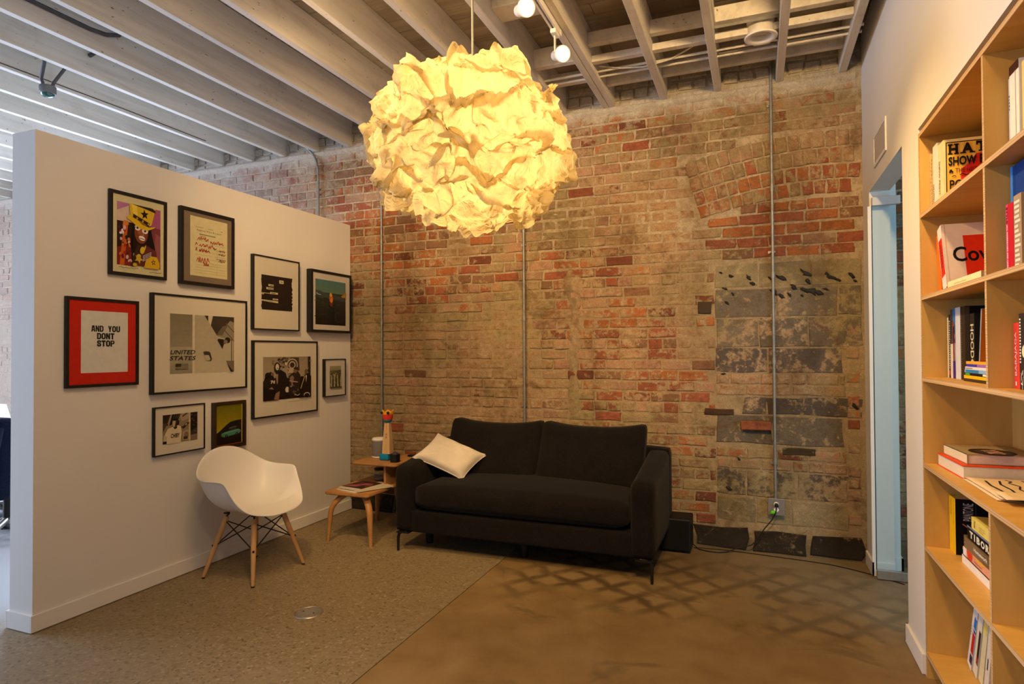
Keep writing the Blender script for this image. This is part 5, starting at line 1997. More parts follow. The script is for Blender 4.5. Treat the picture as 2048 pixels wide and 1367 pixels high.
def draw_jersey(p):
    s = Sub(p, .165, .225, .845, .825)
    s.rect(0, 0, 1, 1, (150, 126, 90))
    s.poly([(0, .66), (0, 1), (.24, 1), (.14, .62)], (52, 38, 28))
    s.poly([(0, .40), (.12, .66), (.10, .72), (0, .72)], (80, 60, 44))
    s.poly([(.22, 1), (.26, 1), (.16, .68), (.13, .68)], (170, 146, 110))
    s.poly([(.26, 1), (.50, 1), (.40, .70), (.18, .62)], (36, 26, 20))
    for k in range(3):
        s.line([(.34 + k * .06, 1), (.26 + k * .06, .76)], .014, (110, 88, 62))
    s.poly([(.48, .90), (.54, 1), (.74, 1), (.74, .80), (.54, .72)], (176, 152, 112))
    s.poly([(.55, .86), (.72, 1), (.66, 1), (.55, .92)], (66, 50, 36))
    s.rect(.74, 0, .79, 1, (196, 172, 130))
    s.rect(.79, 0, 1, 1, (34, 24, 20))
    s.poly([(.79, 0), (1, 0), (1, .22), (.79, .20)], (120, 96, 70))
    s.specks(12, 9, .80, .3, .99, .95, .03, [(80, 62, 54), (46, 34, 28)])
    s.poly([(.55, .05), (.74, .05), (.74, .42), (.55, .36)], (170, 146, 108))
    s.ell(.66, .22, .07, .12, (120, 94, 70), 14)
    s.rect(.58, .08, .70, .18, (34, 24, 18))
    # the player
    s.poly([(.0, .02), (.14, .04), (.22, .0), (.10, .30), (.02, .32)], (190, 166, 124))
    s.rect(0, .02, .13, .10, (26, 18, 14))
    s.poly([(.10, 0), (.50, 0), (.52, .36), (.50, .56), (.42, .60), (.24, .56), (.13, .52), (.06, .36), (.04, .24), (.10, .24)], (214, 192, 148))
    s.poly([(.50, .56), (.58, .46), (.72, .60), (.76, .66), (.66, .66), (.56, .54)], (60, 44, 32))
    s.poly([(.62, .58), (.66, .64), (.69, .62), (.65, .56)], (190, 166, 124))
    s.ell(.755, .72, .03, .07, (206, 182, 140), 12)
    s.poly([(.28, .56), (.40, .58), (.38, .50), (.32, .48)], (38, 28, 20))
    s.ell(.32, .69, .065, .13, (190, 164, 120), 18)
    s.poly([(.32, .56), (.40, .60), (.43, .78), (.36, .80)], (52, 38, 28))
    s.ell(.34, .815, .085, .045, (34, 25, 18), 16)
    s.ell(.42, .70, .03, .09, (40, 30, 22), 12)
    s.text('CHIBY', .21, .185, .47, .335, (36, 26, 20), .03, .1)
    s.line([(.04, .30), (.10, .22)], .008, (90, 70, 50))


def draw_car(p):
    s = Sub(p, .09, .08, .90, .93)
    s.grad(0, .3, 1, 1, (176, 148, 20), (108, 100, 12), 12)
    s.poly([(0, 0), (1, 0), (1, .60), (.72, .59), (.52, .57), (.36, .50), (.10, .36), (0, .32)], (34, 24, 12))
    s.rect(0, 0, 1, .20, (28, 18, 10))
    c = (70, 128, 96)
    s.poly([(.16, .26), (.20, .22), (.30, .20), (.84, .25), (.92, .28), (.92, .33), (.84, .36), (.64, .36), (.30, .32), (.18, .30)], c)
    s.poly([(.20, .28), (.90, .33), (.84, .36), (.64, .36), (.30, .32)], (96, 156, 120))
    s.poly([(.48, .34), (.54, .405), (.70, .42), (.78, .36)], (46, 52, 40))
    s.line([(.46, .40), (.54, .42), (.70, .435), (.76, .42)], .012, (130, 140, 110))
    for u, v in ((.36, .225), (.76, .25)):
        s.ell(u, v, .055, .035, (24, 18, 12), 12)
        s.ell(u, v, .02, .014, (110, 120, 96), 8)
    s.rect(.945, .02, .965, 1, (200, 170, 84))  # reflections down the right edge drawn in as pale strips
    s.rect(.975, .02, .99, 1, (150, 120, 60))
    s.rect(0, -.005, 1, .018, (140, 66, 22))


TAUPE = plain('taupe_mat', (0.20, 0.155, 0.115, 1), 0.85, var=0.04)
REDMAT = ink(208, 34, 14)
WMAT = plain('white_mat', (0.70, 0.66, 0.62, 1), 0.8, var=0.02)
picture('black framed colour photo of a musician in a yellow star hat, upper left', 2.472, 2.848, 1.911, 2.411, 0.022, 0.020, BLACKW, CREAM, draw_hat)
picture('black framed handwritten receipt on a taupe mat, upper row', 2.940, 3.384, 1.903, 2.413, 0.034, 0.022, BLACKW, TAUPE, draw_receipt)
picture('red-matted print reading AND YOU DONT STOP in a thin black frame', 2.231, 2.658, 1.259, 1.7645, 0.022, 0.017, BLACKW, REDMAT, draw_stop)
picture('largest picture, black and white photo of a man leaning from a white aeroplane', 2.738, 3.502, 1.191, 1.827, 0.036, 0.013, BLACKW, CREAM, draw_plane)
picture('narrow black frame holding a blacked-out page with a few words showing', 3.564, 4.065, 1.622, 2.188, 0.034, 0.010, BLACKW, CREAM, draw_blackout)
picture('deep black frame with a colour photo of an orange figure in the sea', 4.182, 4.732, 1.620, 2.151, 0.055, 0.022, BLACKW, WMAT, draw_sea)
picture('black framed sepia photo of a band playing among seated guests', 3.569, 4.294, 0.952, 1.542, 0.030, 0.012, BLACKW, CREAM, draw_band)
picture('small black frame with an olive photo of a crowd, lowest right of the wall', 4.384, 4.677, 1.060, 1.390, 0.034, 0.008, BLACKW, WMAT, draw_small)
picture('small black framed photo of a man in a baseball jersey, bottom row', 2.759, 3.141, 0.801, 1.110, 0.026, 0.008, BLACKW, CREAM, draw_jersey)
picture('dark brown framed painting of a teal car under a yellow sky, above the chair', 3.209, 3.496, 0.773, 1.104, 0.034, 0.020, BROWNF, BROWNF, draw_car)

# ------------------------------------------------------------------ sofa
SX0, SX1, SY0, SY1 = -2.475, -0.600, 3.885, 4.770
t = thing('sofa', 'charcoal two-seat sofa with slim black legs against the brick wall', 'sofa', ((SX0 + SX1) / 2, (SY0 + SY1) / 2, 0))
AW = 0.155
# base and back shell
m = MB().mat(SOFA)
m.bm(rounded((SX0 + SX1) / 2, (SY0 + SY1) / 2, 0.225, SX1 - SX0 - 0.02, SY1 - SY0 - 0.03, 0.16, 0.018, 6), True)
m.build('base', None, t)
m = MB().mat(SOFA)
m.bm(rounded((SX0 + SX1) / 2, 4.70, 0.44, SX1 - SX0, 0.14, 0.59, 0.035, 8), True)
m.build('back_frame', None, t)
for sgn, x in ((-1, SX0 + AW / 2), (1, SX1 - AW / 2)):
    def slope(p, q):
        # top edge rises gently from the front to the back rail
        k = (p.y + 0.38) / 0.76
        if p.z > 0:
            p.z += 0.105 * max(0, k) ** 1.2 * min(1, p.z / 0.2)
        return p
    m = MB().mat(SOFA)
    m.bm(rounded(x, SY0 + 0.385, 0.3825, AW, 0.77, 0.475, 0.045, 10, (0.006, 0, 0.012), slope), True)
    m.build('arm', None, t)
m = MB().mat(SOFA)
def crown(p, q):
    p.z += 0.03 * (1 - q.x ** 4) * max(0, q.y * 0.5 + 0.5) * (1 if p.z > 0 else 0)
    p.y -= 0.018 * (1 - q.x ** 2) * (1 - q.z ** 2) * (1 if q.y < -0.9 else 0)
    return p
m.bm(rounded((SX0 + SX1) / 2, 4.235, 0.405, SX1 - SX0 - 2 * AW - 0.006, 0.71, 0.17, 0.060, 12, (0, 0, 0.026), crown), True)
m.build('seat_cushion', None, t)
for i, (xa, xb) in enumerate(((-2.312, -1.546), (-1.538, -0.752))):
    def ears(p, q):
        k = (p.z + 0.2) / 0.4
        # top corners drawn up into soft ears, the middle of the top edge sagging between them
        e = (abs(q.x) ** 3) * max(0, q.z)
        p.z += 0.022 * e - 0.018 * (1 - abs(q.x) ** 2) * max(0, q.z)
        p.y += 0.19 * (p.z / 0.42)
        p.y -= 0.02 * max(0, -q.z)
        return p
    m = MB().mat(SOFA)
    m.bm(rounded((xa + xb) / 2, 4.475, 0.69, xb - xa, 0.15, 0.41, 0.045, 12, (0, 0.045, 0), ears), True)
    m.build('back_cushion', None, t)
for x, y, sx in ((-2.452, 3.912, -1), (-0.620, 3.905, 1), (-2.452, 4.70, -1), (-0.620, 4.70, 1)):
    m = MB().mat(BLACKM)
    m.tube([(x - sx * 0.075, y, 0.142), (x - sx * 0.03, y, 0.138), (x - sx * 0.008, y, 0.125), (x, y, 0.095), (x, y, 0.0)], [0.010, 0.010, 0.011, 0.011, 0.009], 12)
    m.box((x - 0.10 if sx > 0 else x, y - 0.03, 0.1375), (x if sx > 0 else x + 0.10, y + 0.03, 0.145), 0.001)
    m.build('leg', None, t)
m = MB().mat(BLACKM)
m.frustum((-2.33, 4.16, 0.05), (-2.33, 4.16, 0.146), 0.03, 0.034, 16).frustum((-2.33, 4.16, 0.0), (-2.33, 4.16, 0.05), 0.026, 0.03, 16)
m.build('leg', None, t)
m = MB().mat(BLACKM)
m.frustum((-1.537, 4.1, 0.0), (-1.537, 4.1, 0.146), 0.026, 0.032, 16)
m.build('leg', None, t)

# throw pillow tipped against the left arm and back cushion
def soft_square(o, ex, ey, thick, mat, name, label, n=22):
    o, ex, ey = Vector(o), Vector(ex), Vector(ey)
    nn = ex.cross(ey).normalized()
    vs, fs = [], []
    for side in (1, -1):
        for i in range(n + 1):
            for j in range(n + 1):
                u, v = 2 * i / n - 1, 2 * j / n - 1
                pin = 1 - 0.085 * (1 - abs(v) ** 2.5) * abs(u) ** 3
                pin2 = 1 - 0.085 * (1 - abs(u) ** 2.5) * abs(v) ** 3
                h = thick * ((1 - u ** 4) * (1 - v ** 4)) ** 0.55
                h *= 1 + 0.16 * noise.noise((u * 2.2, v * 2.2, side * 3.0))
                h += 0.010 * noise.noise((u * 4 + 3, v * 4, side)) * (1 - u ** 4) * (1 - v ** 4)
                vs.append(o + ex * (u * pin * 0.5) + ey * (v * pin2 * 0.5) + nn * (side * h))
    for s in range(2):
        b = s * (n + 1) ** 2
        for i in range(n):
            for j in range(n):
                a = b + i * (n + 1) + j
                f = (a, a + n + 1, a + n + 2, a + 1)
                fs.append(f if s == 0 else f[::-1])
    t = thing(name, label, 'pillow', o)
    m = MB().mat(mat)
    m.add(vs, fs, True)
    m.build('cover', None, t)
    m = MB().mat(mat)
    rim = []
    for k in range(n + 1):
        rim.append(k)
    edge = [i * (n + 1) for i in range(n + 1)] + [n * (n + 1) + j for j in range(1, n + 1)] + [i * (n + 1) + n for i in range(n - 1, -1, -1)] + [j for j in range(n - 1, 0, -1)]
    m.tube([vs[k] for k in edge] + [vs[edge[0]]], 0.004, 6)
    m.build('piping', None, t)
    return t


PB, PR_, PL = Vector((-2.035, 4.125, 0.500)), Vector((-1.935, 4.345, 0.655)), Vector((-2.420, 4.060, 0.655))
soft_square((PR_ + PL) / 2, PR_ - PB, PL - PB, 0.062, LINEN, 'throw_pillow', 'cream linen throw pillow tipped against the left arm of the black sofa')

# ------------------------------------------------------------------ white shell armchair with dowel legs
CX, CY = -3.113, 3.203
t = thing('shell_armchair', 'white moulded shell armchair on wooden dowel legs under the pictures', 'chair', (CX, CY, 0))
# rim of the shell, front centre -> left arm -> back -> round: (forward, sideways, height)
HALF = [(0.252, 0.0, 0.408), (0.246, 0.11, 0.413), (0.222, 0.195, 0.432), (0.180, 0.252, 0.462), (0.135, 0.288, 0.515), (0.095, 0.306, 0.580), (0.062, 0.318, 0.640), (0.020, 0.328, 0.653), (-0.050, 0.333, 0.653), (-0.120, 0.326, 0.655), (-0.185, 0.300, 0.672), (-0.235, 0.250, 0.715), (-0.268, 0.180, 0.765), (-0.285, 0.095, 0.800), (-0.290, 0.0, 0.812)]
RIM = [Vector(p) for p in HALF] + [Vector((a, -b, c)) for a, b, c in HALF[-2:0:-1]]
def catmull(P, i, t):
    n = len(P)
    p0, p1, p2, p3 = P[(i - 1) % n], P[i % n], P[(i + 1) % n], P[(i + 2) % n]
    return 0.5 * ((2 * p1) + (p2 - p0) * t + (2 * p0 - 5 * p1 + 4 * p2 - p3) * t * t + (3 * p1 - p0 - 3 * p2 + p3) * t ** 3)
rim = []
for i in range(len(RIM)):
    for k in range(3):
        rim.append(catmull(RIM, i, k / 3))
NR, ND = len(rim), 16
vs = []
bot = Vector((0.0, 0, 0.420))
for p in rim:
    h = max(0.0, min(1.0, (p.z - 0.43) / 0.15))
    fl = Vector((p.x, p.y, 0))
    front = max(0.0, p.x / 0.25) if h < 0.5 else 0.0
    # the seat dish, the turn-up, the flared lip
    a1 = bot + fl * 0.45 + Vector((0, 0, -0.004 + 0.012 * front))
    a2 = Vector((p.x * (0.93 - 0.03 * h), p.y * (0.92 - 0.02 * h), 0.425 + 0.022 * front))
    a3 = Vector((p.x * (1 - 0.09 * h), p.y * (1 - 0.10 * h), p.z - 0.010 * h - (0.0 if h else -0.012)))
    for k in range(1, ND + 1):
        s = k / ND
        b0, b1, b2, b3, b4 = (1 - s) ** 4, 4 * s * (1 - s) ** 3, 6 * s * s * (1 - s) ** 2, 4 * s ** 3 * (1 - s), s ** 4
        q = bot * b0 + a1 * b1 + a2 * b2 + a3 * b3 + p * b4
        vs.append(q)
vs.append(bot)
fs = []
for i in range(NR):
    j = (i + 1) % NR
    for k in range(ND - 1):
        fs.append((i * ND + k, i * ND + k + 1, j * ND + k + 1, j * ND + k))
    fs.append((len(vs) - 1, i * ND, j * ND))
m = MB().mat(WHITEP)
m.M = Matrix.Translation((CX, CY, 0))
m.add(vs, [f[::-1] for f in fs], True)
o = m.build('seat_shell', None, t)
s = o.modifiers.new('thick', 'SOLIDIFY')
s.thickness = 0.007
s.offset = 0
s = o.modifiers.new('round', 'SUBSURF')
s.levels = s.render_levels = 1
FEET = [(0.207, -0.230), (-0.212, -0.222), (0.212, 0.222), (-0.212, 0.232)]
TOPS = [(0.115, -0.125), (-0.115, -0.125), (0.115, 0.125), (-0.115, 0.125)]
for (fx, fy), (tx, ty) in zip(FEET, TOPS):
    a, b = Vector((CX + fx, CY + fy, 0.006)), Vector((CX + tx, CY + ty, 0.385))
    leg = MB().mat(BEECH).tube([a, a.lerp(b, .05), a.lerp(b, .55), a.lerp(b, .97), b], [0.010, 0.0115, 0.0165, 0.0175, 0.014], 14).build('leg', None, t)
    m = MB().mat(BLACKP)
    m.frustum(Vector((a.x, a.y, 0.0)), a.lerp(b, 0.012), 0.0098, 0.0108, 12)
    m.build('glide', None, leg)
    m = MB().mat(BLACKM)
    m.tube([b - (b - a).normalized() * 0.02, b, (b.x - tx * 0.10, b.y - ty * 0.10, 0.404)], 0.006, 8)
    m.box((b.x - 0.014, b.y - 0.014, 0.402), (b.x + 0.014, b.y + 0.014, 0.410), 0.001)
    m.build('bracket', None, leg)
for i, j in ((0, 1), (0, 2), (1, 3), (2, 3)):
    P = lambda k, s: Vector((CX + FEET[k][0], CY + FEET[k][1], 0.006)).lerp(Vector((CX + TOPS[k][0], CY + TOPS[k][1], 0.385)), s)
    for a, b in ((P(i, .52), P(j, .93)), (P(i, .93), P(j, .52))):
        m = MB().mat(BLACKM)
        m.tube([a, b], 0.0038, 8)
        m.build('cross_brace', None, t)
for k in range(4):
    q = Vector((CX + FEET[k][0], CY + FEET[k][1], 0.006)).lerp(Vector((CX + TOPS[k][0], CY + TOPS[k][1], 0.385)), .52)
    d = Vector((FEET[k][0], FEET[k][1], 0)).normalized()
    MB().mat(BLACKM).frustum(q + d * 0.005, q + d * 0.022, 0.009, 0.006, 10).build('bolt', None, t)

# ------------------------------------------------------------------ stepped side table
TX0, TX1 = -3.105, -2.700
t = thing('side_table', 'two-tier oak side table with splayed bentwood legs beside the sofa', 'side table', (-2.90, 4.25, 0))
def slab(x0, x1, y0, y1, z0, z1, r):
    poly = []
    for cx, cy, a0 in ((x1 - r, y1 - r, 0), (x0 + r, y1 - r, 90), (x0 + r, y0 + r, 180), (x1 - r, y0 + r, 270)):
        for k in range(6):
            a = math.radians(a0 + 18 * k)
            poly.append((cx + r * math.cos(a), cy + r * math.sin(a)))
    bm = bmesh.new()
    lo = [bm.verts.new((x, y, z0)) for x, y in poly]
    f = bm.faces.new(lo)
    ex = bmesh.ops.extrude_face_region(bm, geom=[f])
    for w in ex['geom']:
        if isinstance(w, bmesh.types.BMVert):
            w.co.z = z1
    bmesh.ops.recalc_face_normals(bm, faces=bm.faces[:])
    ed = [e for e in bm.edges if abs(e.verts[0].co.z - e.verts[1].co.z) < 1e-5]
    bmesh.ops.bevel(bm, geom=ed, offset=0.006, segments=2, affect='EDGES')
    return bm
m = MB().mat(OAK)
m.bm(slab(TX0, TX1, 3.885, 4.610, 0.362, 0.385, 0.035))
m.build('lower_shelf', None, t)
m = MB().mat(OAK)
m.bm(slab(-3.045, -2.625, 4.155, 4.640, 0.548, 0.569, 0.035))
m.build('tabletop', None, t)
MB().mat(OAK).box((-2.780, 4.22, 0.385), (-2.760, 4.58, 0.548), 0.003).build('upright', None, t)
MB().mat(OAK).box((-2.94, 4.52, 0.385), (-2.762, 4.54, 0.548), 0.003).build('upright', None, t)
for fx, fy, dx, dy in ((-3.070, 3.900, -1, -1), (-2.685, 3.905, 1, -1), (-3.062, 4.545, -1, 1), (-2.690, 4.555, 1, 1)):
    # flat bentwood leg: broad under the shelf, tapering to the foot
    pts = []
    for k in range(11):
        q = k / 10                               # 0 at the shelf, 1 at the foot
        inn = 0.028 * (1 - q) + 0.085 * max(0.0, 1 - q / 0.42) ** 2.2
        pts.append(Vector((fx - dx * inn, fy - dy * inn * 0.75, 0.362 * (1 - q) ** (1.0 if q > 0.42 else 0.93))))
    pts[0].z = 0.362
    d = Vector((dx * 0.9, dy * 0.55, 0)).normalized()
    sd = Vector((-d.y, d.x, 0))
    vs, fs = [], []
    for k, p in enumerate(pts):
        s = k / 10
        a = pts[min(k + 1, 10)] - pts[max(k - 1, 0)]
        nn = a.cross(sd).normalized()
        wv, th = 0.030 - 0.016 * s, 0.024 - 0.012 * s
        if k == 10:
            nn = Vector((nn.x, nn.y, 0)).normalized()
        for q in range(10):
            an = 2 * PI * q / 10
            vs.append(p + sd * (wv * math.cos(an)) + nn * (th * math.sin(an)))
    for k in range(10):
        for q in range(10):
            r = (q + 1) % 10
            fs.append((k * 10 + q, k * 10 + r, (k + 1) * 10 + r, (k + 1) * 10 + q))
    m = MB().mat(OAK)
    m.add(vs, fs, True)
    m.add(vs[-10:], [list(range(10))])
    m.build('leg', None, t)

# things on the table
t = thing('speaker', 'small white speaker with a grey mesh band on the side table', 'speaker', (-2.950, 4.415, 0.569))
m = MB().mat(plain('grey_mesh', (0.17, 0.165, 0.165, 1), 0.7, var=0.25, scale=300))
m.lathe([(0.058, 0.012), (0.0592, 0.02), (0.0592, 0.132), (0.058, 0.138)], (-2.950, 4.415, 0.569), 32)
m.build('grille', None, t)
m = MB().mat(WHITEP)
m.lathe([(0.0, 0.0), (0.055, 0.0), (0.060, 0.004), (0.060, 0.012), (0.056, 0.0125)], (-2.950, 4.415, 0.569), 32)
m.build('base', None, t)
m = MB().mat(WHITEP)
m.lathe([(0.056, 0.1375), (0.060, 0.138), (0.060, 0.155), (0.056, 0.162), (0.046, 0.163), (0.043, 0.160), (0.0, 0.160)], (-2.950, 4.415, 0.569), 32)
m.build('top_cap', None, t)

tx, ty, tz = -2.805, 4.320, 0.569
t = thing('wooden_figure', 'tall wooden pencil-like figure with a red crown-topped head on a teal foot', 'ornament', (tx, ty, tz))
m = MB().mat(ink(20, 120, 150))
m.bm(rounded(tx - 0.02, ty, tz + 0.027, 0.085, 0.07, 0.054, 0.012, 5), True)
m.build('foot', None, t)
m = MB().mat(PINE)
vs = []
for z, w in ((0.054, 0.036), (0.12, 0.034), (0.305, 0.021)):
    vs += [(tx - w, ty - w * .8, tz + z), (tx + w, ty - w * .8, tz + z), (tx + w, ty + w * .8, tz + z), (tx - w, ty + w * .8, tz + z)]
m.add(vs, [(3, 2, 1, 0), (8, 9, 10, 11)] + [(a + k, a + (k + 1) % 4, a + 4 + (k + 1) % 4, a + 4 + k) for a in (0, 4) for k in range(4)])
m.build('shaft', None, t)
p = Print((tx - 0.030, ty - 0.0285, tz + 0.06), (0.060, 0, 0), (0, 0.0112, 0.24))
p.poly([(.30, .02), (.70, .02), (.66, .62), (.5, .98), (.34, .62)], (190, 110, 40))
p.poly([(.34, .04), (.66, .04), (.62, .60), (.5, .90), (.38, .60)], (226, 150, 60))
for k in range(4):
    p.line([(.42, .30 + k * .10), (.50, .36 + k * .10), (.58, .30 + k * .10)], .06, (130, 66, 24), .25)
p.build('carving', t)
m = MB().mat(ink(40, 110, 120))
m.lathe([(0.016, 0.305), (0.030, 0.312), (0.036, 0.326), (0.036, 0.330)], (tx, ty, tz), 20)
m.build('collar', None, t)
m = MB().mat(ink(214, 56, 36))
m.lathe([(0.036, 0.330), (0.042, 0.345), (0.045, 0.378), (0.044, 0.384), (0.0, 0.384)], (tx, ty, tz), 20)
m.build('head', None, t)
m = MB().mat(ink(232, 160, 30))
n = 6
vs, fs = [], []
for k in range(n * 2):
    a = PI * k / n
    zz = 0.408 if k % 2 == 0 else 0.388
    vs += [(tx + 0.046 * math.cos(a), ty + 0.046 * math.sin(a), tz + 0.374), (tx + 0.050 * math.cos(a), ty + 0.050 * math.sin(a), tz + zz), (tx + 0.045 * math.cos(a), ty + 0.045 * math.sin(a), tz + zz), (tx + 0.041 * math.cos(a), ty + 0.041 * math.sin(a), tz + 0.374)]
for k in range(n * 2):
    j = (k + 1) % (n * 2)
    for q in range(4):
        r = (q + 1) % 4
        fs.append((k * 4 + q, j * 4 + q, j * 4 + r, k * 4 + r))
m.add(vs, fs)
m.build('crown', None, t)
for dx in (-0.028, 0.028):
    m = MB().mat(BLACKP)
    m.bm(rounded(tx + dx, ty - 0.040, tz + 0.388, 0.024, 0.02, 0.024, 0.011, 4), True)
    m.build('eye', None, t)

t = thing('candle_cup', 'short black octagonal cup beside the teal foot on the side table', 'cup', (-2.700, 4.265, 0.569))
m = MB().mat(BLACKP)
m.lathe([(0.0, 0.0), (0.036, 0.0), (0.040, 0.004), (0.040, 0.062), (0.036, 0.066), (0.031, 0.066), (0.031, 0.030), (0.0, 0.030)], (-2.700, 4.265, 0.569), 8, False)
m.build('body', None, t)
m = MB().mat(plain('smoked_stone', (0.05, 0.04, 0.04, 1), 0.6, var=0.3, scale=40))
m.bm(rounded(-2.700, 4.265, 0.569 + 0.056, 0.05, 0.05, 0.05, 0.022, 4), True)
m.build('filling', None, t)

t = thing('remote_control', 'dark flat remote lying at the back of the side table top', 'remote', (-2.66, 4.50, 0.569))
m = MB().mat(BLACKP)
m.box((-2.74, 4.515, 0.569), (-2.64, 4.555, 0.585), 0.004)
m.build('body', None, t)
m = MB().mat(ink(70, 70, 72))
for k in range(5):
    m.box((-2.732 + k * 0.018, 4.525, 0.585), (-2.722 + k * 0.018, 4.535, 0.5865))
m.build('buttons', None, t)

jx, jy, jz = -2.935, 4.400, 0.385
t = thing('candle_jar', 'glass jar candle with a black clamp lid on the lower shelf', 'candle', (jx, jy, jz))
m = MB().mat(JARGLASS)
m.lathe([(0.0, 0.0), (0.044, 0.0), (0.050, 0.006), (0.050, 0.070), (0.043, 0.082), (0.041, 0.082), (0.047, 0.069), (0.047, 0.006)], (jx, jy, jz), 24)
m.build('jar', None, t)
m = MB().mat(plain('wax', (0.55, 0.48, 0.30, 1), 0.6))
m.lathe([(0.0, 0.004), (0.046, 0.006), (0.046, 0.036), (0.0, 0.036)], (jx, jy, jz), 24)
m.build('wax', None, t)
m = MB().mat(BLACKP)
m.lathe([(0.044, 0.0825), (0.047, 0.084), (0.047, 0.097), (0.040, 0.101), (0.0, 0.101)], (jx, jy, jz), 24)
m.tube([(jx + 0.045, jy - 0.02, jz + 0.09), (jx + 0.056, jy - 0.025, jz + 0.08), (jx + 0.053, jy - 0.022, jz + 0.06)], 0.003, 6)
m.build('lid', None, t)
p = Print((jx - 0.020, jy - 0.0515, jz + 0.022), (0.040, 0, 0), (0, 0, 0.035))
p.rect(0, 0, 1, 1, (120, 112, 96))
p.line([(.5, .2), (.5, .8)], .06, (40, 40, 40), 1)
p.build('label', t)


def magazine(x, y, z, w, h, rot, th, cover, draw, label):
    t = thing('magazine', label, 'magazine', (x, y, z))
    M = Matrix.Translation((x, y, z)) @ Matrix.Rotation(rot, 4, 'Z')
    m = MB().mat(PAPER)
    m.M = M
    m.box((-w / 2, -h / 2, 0), (w / 2, h / 2, th * 0.8))
    m.build('pages', None, t)
    m = MB().mat(cover)
    m.M = M
    m.box((-w / 2 - .001, -h / 2 - .001, th * 0.8), (w / 2 + .001, h / 2 + .001, th))
    m.build('cover', None, t)
    if draw:
        R = M.to_3x3()
        p = Print(M @ Vector((-w / 2, -h / 2, th + 0.0003)), R @ Vector((w, 0, 0)), R @ Vector((0, h, 0)))
        draw(p)
        p.build('cover_print', t)


def lips(p):
    p.rect(0, 0, 1, 1, (56, 30, 24))
    p.rect(0, 0, 1, .12, (206, 190, 170))
    p.poly([(.05, .2), (.5, .28), (.6, .44), (.3, .5), (.1, .4)], (150, 76, 76))
    p.poly([(.25, .45), (.6, .5), (.92, .62), (.8, .80), (.5, .78), (.3, .6)], (140, 60, 62))
    p.poly([(.3, .62), (.6, .66), (.78, .72), (.55, .70)], (180, 110, 106))
    p.ell(.9, .5, .1, .16, (96, 60, 40))
    p.poly([(.1, .7), (.3, .74), (.28, .9), (.1, .88)], (84, 44, 40))


magazine(-2.90, 4.075, 0.385, 0.22, 0.29, -0.28, 0.006, ink(214, 196, 160), lambda p: p.rect(.1, .1, .9, .9, (196, 176, 140)), 'cream magazine at the bottom of the pile on the lower shelf')
magazine(-2.83, 4.105, 0.3912, 0.21, 0.30, -0.52, 0.006, ink(190, 170, 130), None, 'tan magazine turned askew in the middle of the pile on the lower shelf')
magazine(-2.905, 4.090, 0.3974, 0.21, 0.27, -0.15, 0.007, ink(190, 180, 170), lips, 'glossy magazine with dark red cover photo on top of the pile')

# white cable looped on the floor by the sofa
tag(MB().mat(WHITEP).tube([(-2.71, 4.62, 0.004), (-2.60, 4.60, 0.004), (-2.50, 4.62, 0.004), (-2.42, 4.66, 0.004), (-2.42, 4.72, 0.004), (-2.50, 4.735, 0.004), (-2.58, 4.70, 0.004), (-2.56, 4.55, 0.004), (-2.50, 4.47, 0.004), (-2.42, 4.45, 0.004)], 0.0035, 6).build('cable'),
    'thin white cable looped on the floor between table and sofa', 'cable')

# ------------------------------------------------------------------ black subwoofer behind the sofa
t = thing('subwoofer', 'black box subwoofer on the floor at the right end of the sofa', 'speaker', (-0.56, 4.70, 0))
m = MB().mat(BLACKP)
m.box((-0.655, 4.56, 0.016), (-0.452, 4.775, 0.245), 0.008)
m.build('cabinet', None, t)
m = MB().mat(make_fabric('speaker_cloth', (0.006, 0.006, 0.006, 1), (0.014, 0.014, 0.014, 1), 600))
m.box((-0.645, 4.553, 0.026), (-0.462, 4.5595, 0.235), 0.002)
m.build('grille', None, t)
for x in (-0.63, -0.477):
    for y in (4.59, 4.75):
        MB().mat(BLACKP).frustum((x, y, 0), (x, y, 0.016), 0.012, 0.012, 10).build('foot', None, t)

# ------------------------------------------------------------------ outlet box, plugs and cords
t = thing('outlet_box', 'grey metal outlet box with two sockets at the foot of the right conduit', 'outlet', (0.115, YB - 0.03, 0.345))
OX, OZ, OY = 0.116, 0.345, YB - 0.058
m = MB().mat(plain('outlet_grey', (0.20, 0.19, 0.185, 1), 0.5, 0.4, var=0.08))
m.box((OX - 0.052, OY, OZ - 0.056), (OX + 0.052, YB - 0.010, OZ + 0.056), 0.004)
m.build('box', None, t)
m = MB().mat(plain('outlet_plate', (0.24, 0.23, 0.225, 1), 0.45, 0.5, var=0.08))
m.box((OX - 0.054, OY - 0.003, OZ - 0.058), (OX + 0.054, OY - 0.0003, OZ + 0.058), 0.002)
for sx in (-1, 1):
    for sz in (-1, 1):
        m.frustum((OX + sx * 0.044, OY - 0.003, OZ + sz * 0.048), (OX + sx * 0.044, OY - 0.005, OZ + sz * 0.048), 0.004, 0.003, 8)
m.build('cover_plate', None, t)
for dz in (0.019, -0.019):
    m = MB().mat(WHITEP)
    m.M = Matrix.Translation((OX, OY - 0.003, OZ + dz)) @ Matrix.Rotation(PI / 2, 4, 'X')
    m.lathe([(0.0165, 0.0), (0.0165, 0.002), (0.014, 0.003), (0.0, 0.003)], (0, 0, 0), 18)
    s_ = m.build('socket', None, t)
    m = MB().mat(BLACKP)
    for dx in (-0.005, 0.005):
        m.box((OX + dx - 0.001, OY - 0.0066, OZ + dz - 0.001), (OX + dx + 0.001, OY - 0.0061, OZ + dz + 0.007))
    m.build('slots', None, s_)
t = thing('power_cord', 'black power cord plugged into the upper socket and running to the subwoofer', 'cord', (OX, OY, OZ))
m = MB().mat(BLACKP)
m.bm(rounded(OX + 0.001, OY - 0.020, OZ + 0.017, 0.026, 0.028, 0.026, 0.009, 5), True)
m.build('plug', None, t)
